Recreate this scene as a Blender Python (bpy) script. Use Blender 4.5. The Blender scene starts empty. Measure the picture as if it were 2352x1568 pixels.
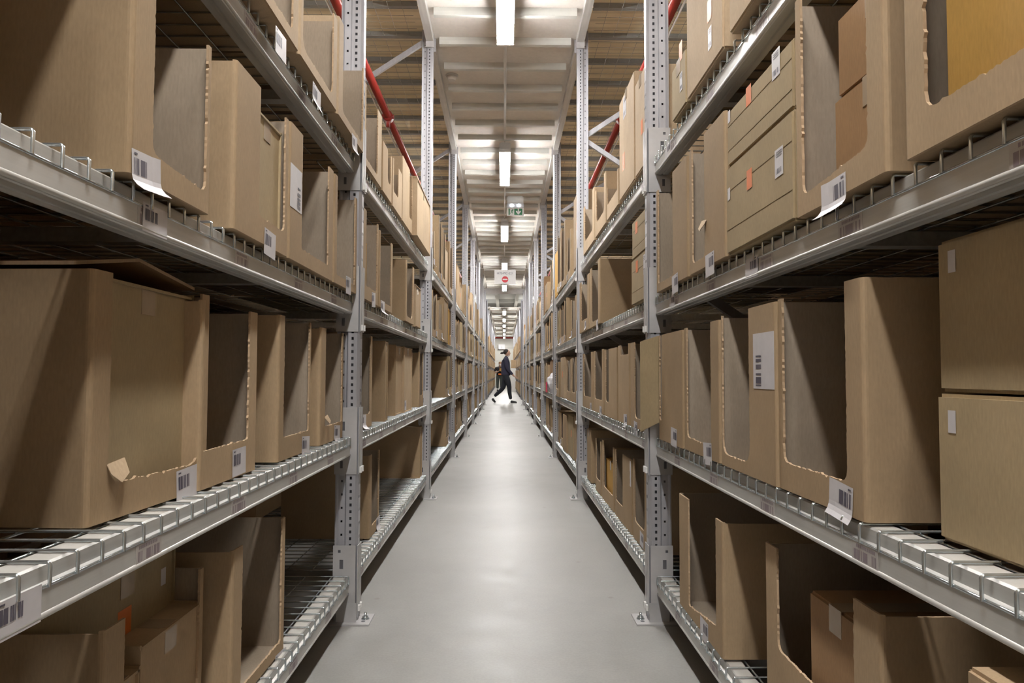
import bpy, bmesh, math, random
from mathutils import Vector, Matrix
R = math.radians
C = bpy.context.scene.collection
sc = bpy.context.scene
IW, IH = 2352, 1568

# ---------------------------------------------------------------- camera, world, exposure
FPX = 1687.0
CAMZ = 0.93
PITCH, YAW, ROLL = R(2.51), R(-0.61), R(0.18)
cam = bpy.data.cameras.new('camera')
cam.sensor_width = 36.0
cam.lens = 36.0 * FPX / IW
cam.clip_start = 0.05
cam.clip_end = 200
camo = bpy.data.objects.new('camera', cam)
C.objects.link(camo)
CROT = Matrix.Rotation(YAW, 3, 'Z') @ Matrix.Rotation(R(90) + PITCH, 3, 'X') @ Matrix.Rotation(ROLL, 3, 'Z')
camo.matrix_world = Matrix.Translation((0, 0, CAMZ)) @ CROT.to_4x4()
sc.camera = camo
w = bpy.data.worlds.new('world'); sc.world = w; w.use_nodes = True
w.node_tree.nodes['Background'].inputs[0].default_value = (0.75, 0.82, 1, 1)
w.node_tree.nodes['Background'].inputs[1].default_value = 0.012
sc.view_settings.view_transform = 'Standard'
sc.view_settings.look = 'None'
sc.view_settings.exposure = 0.0
sc.view_settings.gamma = 1.0
sc.view_settings.use_curve_mapping = False
LAMP_STRENGTH = 158.0

# ---------------------------------------------------------------- layout numbers (metres)
BAY = 2.7                      # length of one rack bay
POST0 = 0.115                  # Y of the upright behind the first visible bay
NB = 8                         # bays in the near block
AISLE = 0.547                  # half width between post faces
BEAMX = 0.578                  # front of the shelf beams
LEV = {1: 0.172, 2: 0.686, 3: 1.222, 4: 1.762}
DECKZ = 3.445                  # underside of the mezzanine joists
LAMPZ = 3.35
def PY(k): return POST0 + BAY * k
ORD = 'zeroth first second third fourth fifth sixth seventh eighth ninth tenth eleventh twelfth thirteenth fourteenth fifteenth sixteenth seventeenth eighteenth nineteenth twentieth'.split()
def ordn(n):
    if n <= 20: return ORD[n]
    t = {2: 'twenty', 3: 'thirty', 4: 'forty', 5: 'fifty'}[n // 10]
    return (t[:-1] + 'ieth') if n % 10 == 0 else t + '-' + ORD[n % 10]

# ---------------------------------------------------------------- materials
def new_mat(name):
    m = bpy.data.materials.new(name); m.use_nodes = True
    nt = m.node_tree
    return m, nt, nt.nodes['Principled BSDF']
def _noise(nt, scale, detail=3, vec=None, rough=0.55):
    n = nt.nodes.new('ShaderNodeTexNoise'); n.inputs['Scale'].default_value = scale
    n.inputs['Detail'].default_value = detail; n.inputs['Roughness'].default_value = rough
    if vec: nt.links.new(vec, n.inputs['Vector'])
    return n
def _obj(nt):
    return nt.nodes.new('ShaderNodeTexCoord').outputs['Object']
def _map(nt, vec, s):
    m = nt.nodes.new('ShaderNodeMapping'); nt.links.new(vec, m.inputs['Vector']); m.inputs['Scale'].default_value = s
    return m.outputs[0]
def _mix(nt, fac, a, b, blend='MIX'):
    m = nt.nodes.new('ShaderNodeMix'); m.data_type = 'RGBA'; m.blend_type = blend
    for sock, v in ((m.inputs['Factor'], fac), (m.inputs['A'], a), (m.inputs['B'], b)):
        if hasattr(v, 'links'): nt.links.new(v, sock)
        elif isinstance(v, tuple): sock.default_value = (*v, 1) if len(v) == 3 else v
        else: sock.default_value = v
    return [o for o in m.outputs if o.type == 'RGBA'][0]
def _ramp(nt, fac, stops):
    r = nt.nodes.new('ShaderNodeValToRGB'); nt.links.new(fac, r.inputs[0])
    e = r.color_ramp.elements
    while len(e) < len(stops): e.new(0.5)
    for q, (p, c) in zip(e, stops):
        q.position = p; q.color = (*c, 1) if isinstance(c, tuple) else (c, c, c, 1)
    return r.outputs[0]
def flat(name, col, rough=0.6, metal=0.0, emit=0):
    m, nt, b = new_mat(name)
    b.inputs['Base Color'].default_value = (*col, 1); b.inputs['Roughness'].default_value = rough
    b.inputs['Metallic'].default_value = metal
    if emit:
        b.inputs['Emission Color'].default_value = (*col, 1); b.inputs['Emission Strength'].default_value = emit
    else:
        n = _noise(nt, 35, 2, _obj(nt))
        nt.links.new(_mix(nt, 1.0, (*col,), _ramp(nt, n.outputs[0], [(0.3, 0.93), (0.7, 1.0)]), 'MULTIPLY'), b.inputs['Base Color'])
    return m
def kraft(name, col, flute=0.05, vary=0.1):
    m, nt, b = new_mat(name)
    oc = _obj(nt)
    n1 = _noise(nt, 5, 3, oc); n2 = _noise(nt, 260, 2, _map(nt, oc, (1, 1, 0.25)))
    c = _mix(nt, 1.0, (*col,), _ramp(nt, n1.outputs[0], [(0.3, 0.88), (0.7, 1.06)]), 'MULTIPLY')
    c = _mix(nt, 1.0, c, _ramp(nt, n2.outputs[0], [(0.25, 0.9), (0.75, 1.06)]), 'MULTIPLY')
    oi = nt.nodes.new('ShaderNodeObjectInfo')
    c = _mix(nt, 1.0, c, _ramp(nt, oi.outputs['Random'], [(0, (1 - vary, 1 - vary * 1.1, 1 - vary * 1.3)), (1, 1.04)]), 'MULTIPLY')
    nt.links.new(c, b.inputs['Base Color'])
    b.inputs['Roughness'].default_value = 0.78
    b.inputs['Specular IOR Level'].default_value = 0.25
    sep = nt.nodes.new('ShaderNodeSeparateXYZ'); nt.links.new(oc, sep.inputs[0])
    ad = nt.nodes.new('ShaderNodeMath'); ad.operation = 'ADD'; nt.links.new(sep.outputs[0], ad.inputs[0]); nt.links.new(sep.outputs[1], ad.inputs[1])
    mu = nt.nodes.new('ShaderNodeMath'); mu.operation = 'MULTIPLY'; nt.links.new(ad.outputs[0], mu.inputs[0]); mu.inputs[1].default_value = 900
    si = nt.nodes.new('ShaderNodeMath'); si.operation = 'SINE'; nt.links.new(mu.outputs[0], si.inputs[0])
    a2 = nt.nodes.new('ShaderNodeMath'); a2.operation = 'MULTIPLY_ADD'; nt.links.new(si.outputs[0], a2.inputs[0]); a2.inputs[1].default_value = 0.25
    nt.links.new(_noise(nt, 14, 4, oc).outputs[0], a2.inputs[2])
    bp = nt.nodes.new('ShaderNodeBump'); bp.inputs['Strength'].default_value = flute; bp.inputs['Distance'].default_value = 0.002
    nt.links.new(a2.outputs[0], bp.inputs['Height']); nt.links.new(bp.outputs[0], b.inputs['Normal'])
    return m
def steel(name, col, rough, metal, stretch=(1, 0.02, 1), sc_=40, lo=0.8):
    m, nt, b = new_mat(name)
    oc = _obj(nt)
    n = _noise(nt, sc_, 4, _map(nt, oc, stretch))
    n2 = _noise(nt, 6, 3, oc)
    c = _mix(nt, 1.0, (*col,), _ramp(nt, n.outputs[0], [(0.3, lo), (0.7, 1.05)]), 'MULTIPLY')
    c = _mix(nt, 1.0, c, _ramp(nt, n2.outputs[0], [(0.35, 0.9), (0.65, 1.0)]), 'MULTIPLY')
    nt.links.new(c, b.inputs['Base Color'])
    b.inputs['Metallic'].default_value = metal
    nt.links.new(_ramp(nt, n.outputs[0], [(0.3, rough * 0.8), (0.7, rough * 1.2)]), b.inputs['Roughness'])
    return m
M = {}
M['kraft'] = kraft('kraft', (0.400, 0.288, 0.176))
M['kraft_pale'] = kraft('kraft_pale', (0.490, 0.370, 0.245))
M['kraft_khaki'] = kraft('kraft_khaki', (0.405, 0.315, 0.190), 0.04)
M['kraft_yellow'] = kraft('kraft_yellow', (0.460, 0.270, 0.070), 0.08)
M['kraft_brown'] = kraft('kraft_brown', (0.33, 0.20, 0.105))
M['liner'] = kraft('liner', (0.345, 0.280, 0.215), 0.05)
M['core'] = kraft('core', (0.46, 0.33, 0.21), 0.1)
M['tape'] = flat('packing_tape', (0.40, 0.31, 0.22), 0.25)
M['paper'] = flat('label_paper', (0.62, 0.60, 0.62), 0.5)
M['ink'] = flat('label_ink', (0.10, 0.09, 0.12), 0.5)
M['film'] = flat('label_film', (0.50, 0.47, 0.45), 0.35)
M['film_ink'] = flat('film_ink', (0.25, 0.20, 0.22), 0.4)
M['orange'] = flat('orange_sticker', (0.75, 0.19, 0.03), 0.5)
M['beam'] = steel('beam_steel', (0.60, 0.59, 0.56), 0.36, 0.25, (1, 0.03, 1), 60)
M['beam_top'] = flat('beam_top_zinc', (0.50, 0.48, 0.44), 0.5)
M['post'] = steel('post_steel', (0.50, 0.50, 0.53), 0.38, 0.5, (1, 1, 0.03), 50, 0.88)
M['plate'] = steel('plate_steel', (0.50, 0.49, 0.49), 0.5, 0.3, (1, 1, 1), 25, 0.93)
M['wire'] = steel('wire_zinc', (0.62, 0.67, 0.69), 0.2, 0.85, (1, 1, 1), 30, 0.9)
M['joist'] = steel('joist_steel', (0.70, 0.70, 0.66), 0.5, 0.2, (0.02, 1, 1), 40, 0.9)
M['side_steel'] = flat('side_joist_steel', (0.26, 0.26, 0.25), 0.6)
M['thin_wire'] = flat('thin_wire', (0.22, 0.21, 0.18), 0.5)
M['deck'] = flat('deck_board', (0.76, 0.72, 0.67), 0.7)
M['dark_and_shade'] = flat('dark_paint_and_shade', (0.10, 0.10, 0.11), 0.5)  # dark parts, and the shade painted inside the post holes
M['end_steel'] = flat('end_guard', (0.17, 0.16, 0.17), 0.45, 0.3)
M['red'] = flat('red_pipe', (0.27, 0.024, 0.016), 0.35)
M['white'] = flat('white_plastic', (0.75, 0.74, 0.72), 0.5)
M['cable'] = flat('conduit_grey', (0.55, 0.52, 0.48), 0.5)
M['lamp'] = flat('lamp_diffuser', (1.0, 0.985, 0.965), 0.5, 0, LAMP_STRENGTH)
M['led'] = flat('led', (0.85, 0.95, 1.0), 0.5, 0, 60.0)
M['green'] = flat('sign_green', (0.03, 0.19, 0.08), 0.5)
M['signwhite'] = flat('sign_white', (0.78, 0.77, 0.77), 0.5)
M['signred'] = flat('sign_red', (0.65, 0.03, 0.05), 0.5)
M['grey_ink'] = flat('grey_ink', (0.16, 0.16, 0.20), 0.5)
M['roof'] = flat('roof_grey', (0.5, 0.5, 0.48), 0.8)
M['roofbeam'] = flat('roof_beam', (0.55, 0.54, 0.50), 0.6)
M['skin'] = flat('skin', (0.55, 0.33, 0.24), 0.5)
M['hair'] = flat('dark_hair', (0.02, 0.013, 0.01), 0.5)
M['blond'] = flat('blond_hair', (0.30, 0.18, 0.08), 0.5)
M['navy'] = flat('navy_fleece', (0.035, 0.035, 0.065), 0.9)
M['trousers'] = flat('black_trousers', (0.012, 0.014, 0.022), 0.8)
M['olive'] = flat('grey_green_trousers', (0.05, 0.06, 0.055), 0.8)
M['black'] = flat('black_cloth', (0.014, 0.012, 0.016), 0.8)
M['shoe'] = flat('black_shoe', (0.015, 0.015, 0.018), 0.6)
M['bagfilm'] = flat('clear_bag', (0.6, 0.6, 0.62), 0.15)
M['pink'] = flat('pink_content', (0.6, 0.06, 0.12), 0.4)

def floor_mat():
    m, nt, b = new_mat('polished_concrete')
    oc = _obj(nt)
    n1 = _noise(nt, 0.9, 5, oc); n2 = _noise(nt, 7, 6, oc, 0.65); n3 = _noise(nt, 120, 2, oc)
    c = _ramp(nt, n1.outputs[0], [(0.3, (0.275, 0.268, 0.250)), (0.7, (0.345, 0.338, 0.320))])
    c = _mix(nt, 1.0, c, _ramp(nt, n2.outputs[0], [(0.3, 0.87), (0.6, 1.02)]), 'MULTIPLY')
    c = _mix(nt, 1.0, c, _ramp(nt, n3.outputs[0], [(0.3, 0.93), (0.7, 1.03)]), 'MULTIPLY')
    st = _noise(nt, 3.1, 5, _map(nt, oc, (1, 0.35, 1)), 0.7)
    c = _mix(nt, _ramp(nt, st.outputs[0], [(0.68, 0.0), (0.80, 0.55)]), c, (0.24, 0.19, 0.14))
    sp = nt.nodes.new('ShaderNodeTexVoronoi'); sp.inputs['Scale'].default_value = 3.0; nt.links.new(oc, sp.inputs['Vector'])
    c = _mix(nt, _ramp(nt, sp.outputs['Distance'], [(0.018, 0.5), (0.05, 0.0)]), c, (0.20, 0.18, 0.15))
    nt.links.new(c, b.inputs['Base Color'])
    nt.links.new(_ramp(nt, n2.outputs[0], [(0.3, 0.36), (0.7, 0.50)]), b.inputs['Roughness'])
    b.inputs['Specular IOR Level'].default_value = 0.4
    bp = nt.nodes.new('ShaderNodeBump'); bp.inputs['Strength'].default_value = 0.06
    nt.links.new(n2.outputs[0], bp.inputs['Height']); nt.links.new(bp.outputs[0], b.inputs['Normal'])
    return m
M['floor'] = floor_mat()
def tan_mat():
    m, nt, b = new_mat('chipboard_underside')
    oc = _obj(nt)
    wv = nt.nodes.new('ShaderNodeTexWave'); wv.bands_direction = 'Y'; wv.inputs['Scale'].default_value = 2.6
    wv.inputs['Distortion'].default_value = 0.3; nt.links.new(oc, wv.inputs['Vector'])
    n = _noise(nt, 3, 4, _map(nt, oc, (0.3, 2, 1)))
    c = _ramp(nt, n.outputs[0], [(0.3, (0.66, 0.56, 0.38)), (0.7, (0.82, 0.71, 0.50))])
    c = _mix(nt, 1.0, c, _ramp(nt, wv.outputs[0], [(0.0, 0.82), (0.35, 1.0)]), 'MULTIPLY')
    nt.links.new(c, b.inputs['Base Color']); b.inputs['Roughness'].default_value = 0.75
    return m
M['tan'] = tan_mat()
def wall_mat():
    m, nt, b = new_mat('wall_panel')
    oc = _obj(nt)
    wv = nt.nodes.new('ShaderNodeTexWave'); wv.bands_direction = 'Z'; wv.inputs['Scale'].default_value = 0.35
    nt.links.new(oc, wv.inputs['Vector'])
    nt.links.new(_mix(nt, 1.0, (0.62, 0.60, 0.54), _ramp(nt, wv.outputs[0], [(0.0, 0.86), (0.08, 1.0)]), 'MULTIPLY'), b.inputs['Base Color'])
    b.inputs['Roughness'].default_value = 0.6
    return m
M['wall'] = wall_mat()

# ---------------------------------------------------------------- mesh helpers
class MB:
    def __init__(s): s.v = []; s.f = []; s.m = []; s.mats = []; s.smooth = []
    def mi(s, m):
        m = M[m] if isinstance(m, str) else m
        if m not in s.mats: s.mats.append(m)
        return s.mats.index(m)
    def face(s, pts, m, smooth=False):
        i = len(s.v); s.v += [tuple(p) for p in pts]; s.f.append(tuple(range(i, i + len(pts)))); s.m.append(s.mi(m)); s.smooth.append(smooth)
    def box(s, x0, x1, y0, y1, z0, z1, m, top=None):
        if x0 > x1: x0, x1 = x1, x0
        if y0 > y1: y0, y1 = y1, y0
        i = len(s.v)
        s.v += [(x0, y0, z0), (x1, y0, z0), (x1, y1, z0), (x0, y1, z0), (x0, y0, z1), (x1, y0, z1), (x1, y1, z1), (x0, y1, z1)]
        k = s.mi(m); kt = s.mi(top) if top else k
        for q, kk in (((0, 3, 2, 1), k), ((4, 5, 6, 7), kt), ((0, 1, 5, 4), k), ((1, 2, 6, 5), k), ((2, 3, 7, 6), k), ((3, 0, 4, 7), k)):
            s.f.append(tuple(i + a for a in q)); s.m.append(kk); s.smooth.append(False)
    def tube(s, pts, r, m, n=6, caps=True, r2=None):
        k = s.mi(m); i0 = len(s.v); pts = [Vector(p) for p in pts]; L = len(pts)
        for j, p in enumerate(pts):
            t = (pts[min(j + 1, L - 1)] - pts[max(j - 1, 0)]).normalized()
            a = t.orthogonal().normalized() if j == 0 else (a - t * a.dot(t)).normalized()
            b = t.cross(a); rr = r if r2 is None else r + (r2 - r) * j / (L - 1)
            for q in range(n):
                th = 2 * math.pi * q / n
                s.v.append(tuple(p + (a * math.cos(th) + b * math.sin(th)) * rr))
        for j in range(L - 1):
            for q in range(n):
                s.f.append((i0 + j * n + q, i0 + j * n + (q + 1) % n, i0 + (j + 1) * n + (q + 1) % n, i0 + (j + 1) * n + q)); s.m.append(k); s.smooth.append(True)
        if caps:
            s.f.append(tuple(i0 + q for q in range(n))[::-1]); s.m.append(k); s.smooth.append(False)
            s.f.append(tuple(i0 + (L - 1) * n + q for q in range(n))); s.m.append(k); s.smooth.append(False)
    def prism(s, prof, a, b, axis, m, smooth=False, mats=None, close=True):
        """profile of 2D points swept along an axis; axis 'y': prof=(x,z); 'z': (x,y); 'x': (y,z)"""
        def P(p, t): return (p[0], t, p[1]) if axis == 'y' else ((p[0], p[1], t) if axis == 'z' else (t, p[0], p[1]))
        n = len(prof)
        for i in range(n if close else n - 1):
            p, q = prof[i], prof[(i + 1) % n]
            s.face([P(p, a), P(q, a), P(q, b), P(p, b)], mats[i] if mats and mats[i] else m, smooth)
        if close:
            s.face([P(p, a) for p in prof], m); s.face([P(p, b) for p in prof][::-1], m)
    def plate(s, poly, x0, x1, m, m2=None, edge=None):
        """outline in (y,z) given thickness along x (x0 = outer face)"""
        s.face([(x0, y, z) for y, z in poly], m); s.face([(x1, y, z) for y, z in poly][::-1], m2 or m)
        n = len(poly)
        for i in range(n):
            (ya, za), (yb, zb) = poly[i], poly[(i + 1) % n]
            s.face([(x0, ya, za), (x1, ya, za), (x1, yb, zb), (x0, yb, zb)], edge or m)
    def mesh(s, name):
        me = bpy.data.meshes.new(name); me.from_pydata(s.v, [], s.f)
        for m in s.mats: me.materials.append(m)
        me.polygons.foreach_set('material_index', s.m); me.polygons.foreach_set('use_smooth', s.smooth)
        me.update(); return me
def tag(o, label=None, cat=None, group=None, kind=None):
    if label: o['label'] = label
    if cat: o['category'] = cat
    if group: o['group'] = group
    if kind: o['kind'] = kind
    return o
def link(name, me, parent=None, loc=(0, 0, 0), label=None):
    o = bpy.data.objects.new(name, me); C.objects.link(o); o.location = loc
    if parent: o.parent = parent
    if label: o['label'] = label
    return o
def thing(name, loc, label, cat, group=None, rotz=0):
    o = bpy.data.objects.new(name, None); C.objects.link(o); o.location = loc; o.rotation_euler = (0, 0, rotz)
    o.empty_display_size = 0.05
    return tag(o, label, cat, group)
def copy_tree(o, parent=None):
    c = o.copy(); C.objects.link(c)
    if parent: c.parent = parent
    for ch in o.children: copy_tree(ch, c)
    return c
def one(name, mb, label, cat, group=None, loc=(0, 0, 0)):
    return tag(link(name, mb.mesh(name), None, loc), label, cat, group)
def struct(name, mb, loc=(0, 0, 0)):
    return tag(link(name, mb.mesh(name), None, loc), kind='structure')

# ---------------------------------------------------------------- setting
FAR0, FAR1 = 26.6, 48.2
mb = MB(); mb.face([(-9, -9, 0), (9, -9, 0), (9, 50.6, 0), (-9, 50.6, 0)], 'floor'); struct('floor', mb)
mb = MB(); mb.box(-9, 9, 50.5, 50.7, 0, 7, 'wall'); struct('wall_back', mb)
mb = MB(); mb.box(-0.60, 0.60, -9, PY(NB) + 0.1, DECKZ + 0.057, DECKZ + 0.09, 'deck'); struct('ceiling', mb)
mb = MB()
for s in (-1, 1): mb.box(s * 0.605, s * 9, -9, PY(NB) + 0.1, DECKZ + 0.097, DECKZ + 0.15, 'tan')
struct('ceiling', mb)
mb = MB(); mb.box(-9, 9, 21.9, 50.6, 5.5, 5.6, 'roof')
mb.box(-9, 9, 33, 33.3, 5.3, 5.5, 'roof'); mb.box(-9, 9, 45, 45.3, 5.3, 5.5, 'roof')
struct('ceiling', mb)
mb = MB()
for x in (-0.42, 0.72): mb.box(x - 0.09, x + 0.09, 21.9, 50.4, 5.2, 5.45, 'roofbeam')
struct('trim_1', mb)
mb = MB(); mb.box(-9, 9, 28.7, 49.5, DECKZ + 0.057, DECKZ + 0.09, 'deck'); struct('ceiling', mb)
mb = MB(); mb.box(-9, 9, PY(NB) + 0.1, PY(NB) + 0.16, DECKZ - 0.14, DECKZ + 0.15, 'plate'); struct('trim_2', mb)

# ---------------------------------------------------------------- mezzanine joists and edge beams
def cprof(h, wd, t=0.004):
    return [(0, 0), (wd, 0), (wd, 0.02), (wd - t, 0.02), (wd - t, t), (t, t), (t, h - t), (wd, h - t), (wd, h), (0, h)]
mb = MB(); mb.prism(cprof(0.056, 0.045), -0.505, 0.505, 'x', 'joist'); ja = mb.mesh('aisle_joist')
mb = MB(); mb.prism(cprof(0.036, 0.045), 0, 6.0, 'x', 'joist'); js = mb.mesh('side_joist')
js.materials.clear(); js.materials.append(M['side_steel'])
JS = 0.4585
yj = PY(2) - JS * 20
i = 0; y = yj
while y < PY(NB) + 0.05:
    vis = y > 2.6
    if vis:
        i += 1
        tag(link('steel_joist', ja, None, (0, y, DECKZ)), 'galvanised floor joist above the aisle, %s from the camera' % ordn(i), 'joist', 'joists over the aisle')
        for s, nm in ((-1, 'left'), (1, 'right')):
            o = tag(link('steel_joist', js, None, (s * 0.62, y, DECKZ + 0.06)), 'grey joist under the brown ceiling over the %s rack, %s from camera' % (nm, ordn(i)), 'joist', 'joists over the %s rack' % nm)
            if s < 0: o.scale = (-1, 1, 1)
    y += JS
i = 0; y = 28.9
while y < 49.3:
    i += 1
    o = tag(link('steel_joist', ja, None, (0, y, DECKZ)), 'pale joist above the far aisle, %s beyond the cross aisle' % ordn(i), 'joist', 'joists over the far aisle')
    y += 1.35
# edge beams: one per bay and side
mb = MB()
mb.prism([(0, 0), (0.055, 0), (0.055, 0.02), (0.045, 0.02), (0.045, 0.13), (0.055, 0.13), (0.055, 0.155), (0, 0.155)], 0.045, BAY - 0.045, 'y', 'beam')
eb = mb.mesh('edge_beam')
mb = MB()
for y in [0.3 + 0.35 * k for k in range(7)]:
    mb.box(-0.0015, 0.0, y, y + 0.12, 0.045, 0.062, 'lamp' if False else 'white')
mbk = MB(); mbk.box(-0.012, 0.062, 0.035, 0.05, -0.045, 0.16, 'plate'); mbk.box(-0.004, 0.058, BAY - 0.05, BAY - 0.035, -0.045, 0.16, 'plate')
mbk.box(0.03, 0.038, 0.033, 0.035, -0.02, 0.0, 'dark_and_shade'); mbk.box(0.02, 0.028, BAY - 0.0515, BAY - 0.05, 0.0, 0.02, 'dark_and_shade')
br = mbk.mesh('end_plate')
for s, nm in ((-1, 'left'), (1, 'right')):
    for k in range(-1, NB):
        t = thing('edge_beam', (s * 0.545, PY(k), DECKZ), 'long steel edge beam of the upper floor, %s side, between uprights of bay %s' % (nm, ordn(k + 2)), 'beam', 'edge beams of the upper floor')
        b = link('beam', eb, t); c = link('end_plate', br, t)
        if s < 0: b.scale = (-1, 1, 1); c.scale = (-1, 1, 1)
    for k in range(7):
        t = thing('edge_beam', (s * 0.56, 28.9 + BAY * k, DECKZ), 'pale edge beam of the upper floor beyond the cross aisle, %s side, %s' % (nm, ordn(k + 1)), 'beam', 'edge beams over the far aisle')
        b = link('beam', eb, t)
        if s < 0: b.scale = (-1, 1, 1)

# ---------------------------------------------------------------- lamps
mb = MB()
mb.prism([(-0.040, -0.055), (0.040, -0.055), (0.055, -0.042), (0.057, -0.026), (0.03, -0.02), (-0.03, -0.02), (-0.057, -0.026), (-0.055, -0.042)], 0.03, 1.43, 'y', 'lamp')
dif = mb.mesh('diffuser')
mb = MB(); mb.box(-0.060, 0.060, 0.0, 1.46, -0.026, 0.035, 'white'); mb.box(-0.04, 0.04, 0.05, 1.41, 0.035, 0.06, 'white'); hou = mb.mesh('housing')
mb = MB(); mb.box(-0.06, 0.06, 0.0, 0.028, -0.056, 0.036, 'white'); cap = mb.mesh('end_cap')
mb = MB(); mb.tube([(0, 0, 0.06), (0, 0, 0.15)], 0.006, 'cable'); hk = mb.mesh('hanger')
def lamp(y, label, parts=True, grp='tube lights over the aisle'):
    t = thing('tube_light', (0.0, y, LAMPZ), label, 'light', grp)
    link('diffuser', dif, t, label='glowing white diffuser'); link('housing', hou, t)
    if parts:
        for y in (0, 1.432): link('end_cap', cap, t, (0, y, 0))
    for y in (0.2, 1.26): link('hanger', hk, t, (0, y, 0))
LY = [-8.1, -4.15, -0.2, 3.76, 7.73, 11.66, 15.62, 19.55]
for i, y in enumerate(LY):
    lamp(y, 'glowing tube light hung above the aisle, %s from the camera' % ordn(i - 2) if i >= 3 else ('tube light hung above the camera' if i == 2 else 'tube light behind the camera, %s one' % ('near' if i == 1 else 'far')))
for i in range(6):
    lamp(28.2 + 3.95 * i, 'small glowing tube light over the far aisle, %s beyond the cross aisle' % ordn(i + 1), False, 'tube lights over the far aisle')
for sd, nm in ((-1, 'left'), (1, 'right')):  # added lamps out of view, brighten the ceiling over the racks
    for i, y in enumerate(LY[1:]):
        o = thing('tube_light', (sd * 3.9, y, LAMPZ), 'added unseen tube light over the neighbouring aisle behind the %s rack, %s one' % (nm, ordn(i + 1)), 'light', 'added lamps of the neighbouring aisles')
        link('diffuser', dif, o); link('housing', hou, o)
        for q in (0.2, 1.26): link('hanger', hk, o, (0, q, 0)).scale = (1, 1, 1.35)
for i, x in enumerate((-4.0, 0.0, 4.0)):  # added bare lamps out of view, brighten the cross aisle and roof
    o = thing('tube_light', (x, 24.2, 4.9), 'added unseen high tube light above the cross aisle, %s from the left' % ordn(i + 1), 'light', 'added lamps above the cross aisle')
    link('diffuser', dif, o)
    for q in (0.2, 1.26): link('hanger', hk, o, (0, q, 0)).scale = (1, 1, 4.0)
for i, (x, y) in enumerate(((-2.5, 36.0), (2.5, 36.0), (-2.5, 44.0), (2.5, 44.0))):  # added bare lamps out of view, brighten the roof past the cross aisle
    o = thing('tube_light', (x, y, 4.9), 'added unseen high tube light above the upper floor of the far racks, %s one' % ordn(i + 1), 'light', 'added lamps above the upper floor')
    link('diffuser', dif, o)
    for q in (0.2, 1.26): link('hanger', hk, o, (0, q, 0)).scale = (1, 1, 4.0)
for i in range(3, 8):
    y0 = LY[i] + 1.46; y1 = (LY[i + 1] if i < 7 else 21.8)
    mb = MB(); mb.tube([(0, 0, 0), (0, y1 - y0, 0)], 0.011, 'cable', 8); mb.box(-0.02, 0.02, 0.12, 0.2, -0.012, 0.02, 'cable')
    one('cable_conduit', mb, 'thin grey conduit under the deck running on from the %s tube light' % ordn(i - 2), 'conduit', 'conduits between the tube lights', (0, y0, DECKZ - 0.015))

# ---------------------------------------------------------------- upright frames
def hole_strip(mb, p, q, z0, z1, pitch, hw, hh, m, phase=0.0, nrm=None):
    """vertical strip between plan points p,q with a centred column of rectangular holes"""
    p = Vector(p); q = Vector(q); L = (q - p).length; d = (q - p) / L
    a = p + d * (L / 2 - hw / 2); b = p + d * (L / 2 + hw / 2)
    def quad(u, v, za, zb): mb.face([(u.x, u.y, za), (v.x, v.y, za), (v.x, v.y, zb), (u.x, u.y, zb)], m)
    quad(p, a, z0, z1); quad(b, q, z0, z1)
    z = z0 + phase; last = z0
    while z + hh < z1:
        quad(a, b, last, z); last = z + hh; z += pitch
    quad(a, b, last, z1)
def post_mesh(name, top, holes=True):
    mb = MB(); m = 'post'
    half = [(0.0, 0.018), (0.010, 0.030), (0.044, 0.030), (0.050, 0.021), (0.074, 0.021), (0.080, 0.030), (0.085, 0.030)]
    for s in (-1, 1):
        for i in range(len(half) - 1):
            p = (half[i][0], s * half[i][1]); q = (half[i + 1][0], s * half[i + 1][1])
            if holes and i == 1: hole_strip(mb, p, q, 0.0, top, 0.025, 0.0085, 0.011, m, 0.006)
            elif holes and i == 3: hole_strip(mb, p, q, 0.0, top, 0.05, 0.007, 0.008, m, 0.02)
            else: mb.face([(*p, 0), (*q, 0), (*q, top), (*p, top)], m)
    mb.face([(0.085, -0.03, 0), (0.085, 0.03, 0), (0.085, 0.03, top), (0.085, -0.03, top)], 'dark_and_shade')  # dark sheet over the open back, paints shade inside the post
    mb.face([(0.012, 0, 0), (0.083, 0, 0), (0.083, 0, top), (0.012, 0, top)], 'dark_and_shade')  # dark partition added so the holes look shaded
    if holes:
        hole_strip(mb, (0, -0.018), (0, 0.0), 0, top, 0.05, 0.006, 0.010, m, 0.01); hole_strip(mb, (0, 0.0), (0, 0.018), 0, top, 0.05, 0.006, 0.010, m, 0.01)
    else: mb.face([(0, -0.018, 0), (0, 0.018, 0), (0, 0.018, top), (0, -0.018, top)], m)
    mb.face([(x, y, top) for x, y in half] + [(x, -y, top) for x, y in half[::-1]], m)
    return mb.mesh(name)
PTOP = 3.62
pm = post_mesh('front_post', PTOP); pmf = post_mesh('plain_post', PTOP, False)
RD = 1.10   # rack depth
mb = MB(); mb.box(-0.052, 0.10, -0.062, 0.062, 0, 0.006, 'plate')
mb.box(0.004, 0.012, -0.034, 0.034, 0.006, 0.05, 'plate'); 
for s in (-1, 1): mb.box(0.0, 0.075, s * 0.032, s * 0.036, 0.006, 0.075, 'plate')
for y in (-0.04, 0.015):
    mb.tube([(-0.025, y + 0.012, 0.0062), (-0.025, y + 0.012, 0.0066)], 0.008, 'dark_and_shade', 10)
bpm = mb.mesh('base_plate')
mb = MB(); mb.tube([(0, 0, 0.006), (0, 0, 0.017)], 0.011, 'wire', 6); mb.tube([(0, 0, 0.0), (0, 0, 0.030)], 0.005, 'wire', 8); mb.tube([(0, 0, 0.006), (0, 0, 0.009)], 0.015, 'wire', 12); abm = mb.mesh('anchor_bolt')
BR = {}
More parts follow.
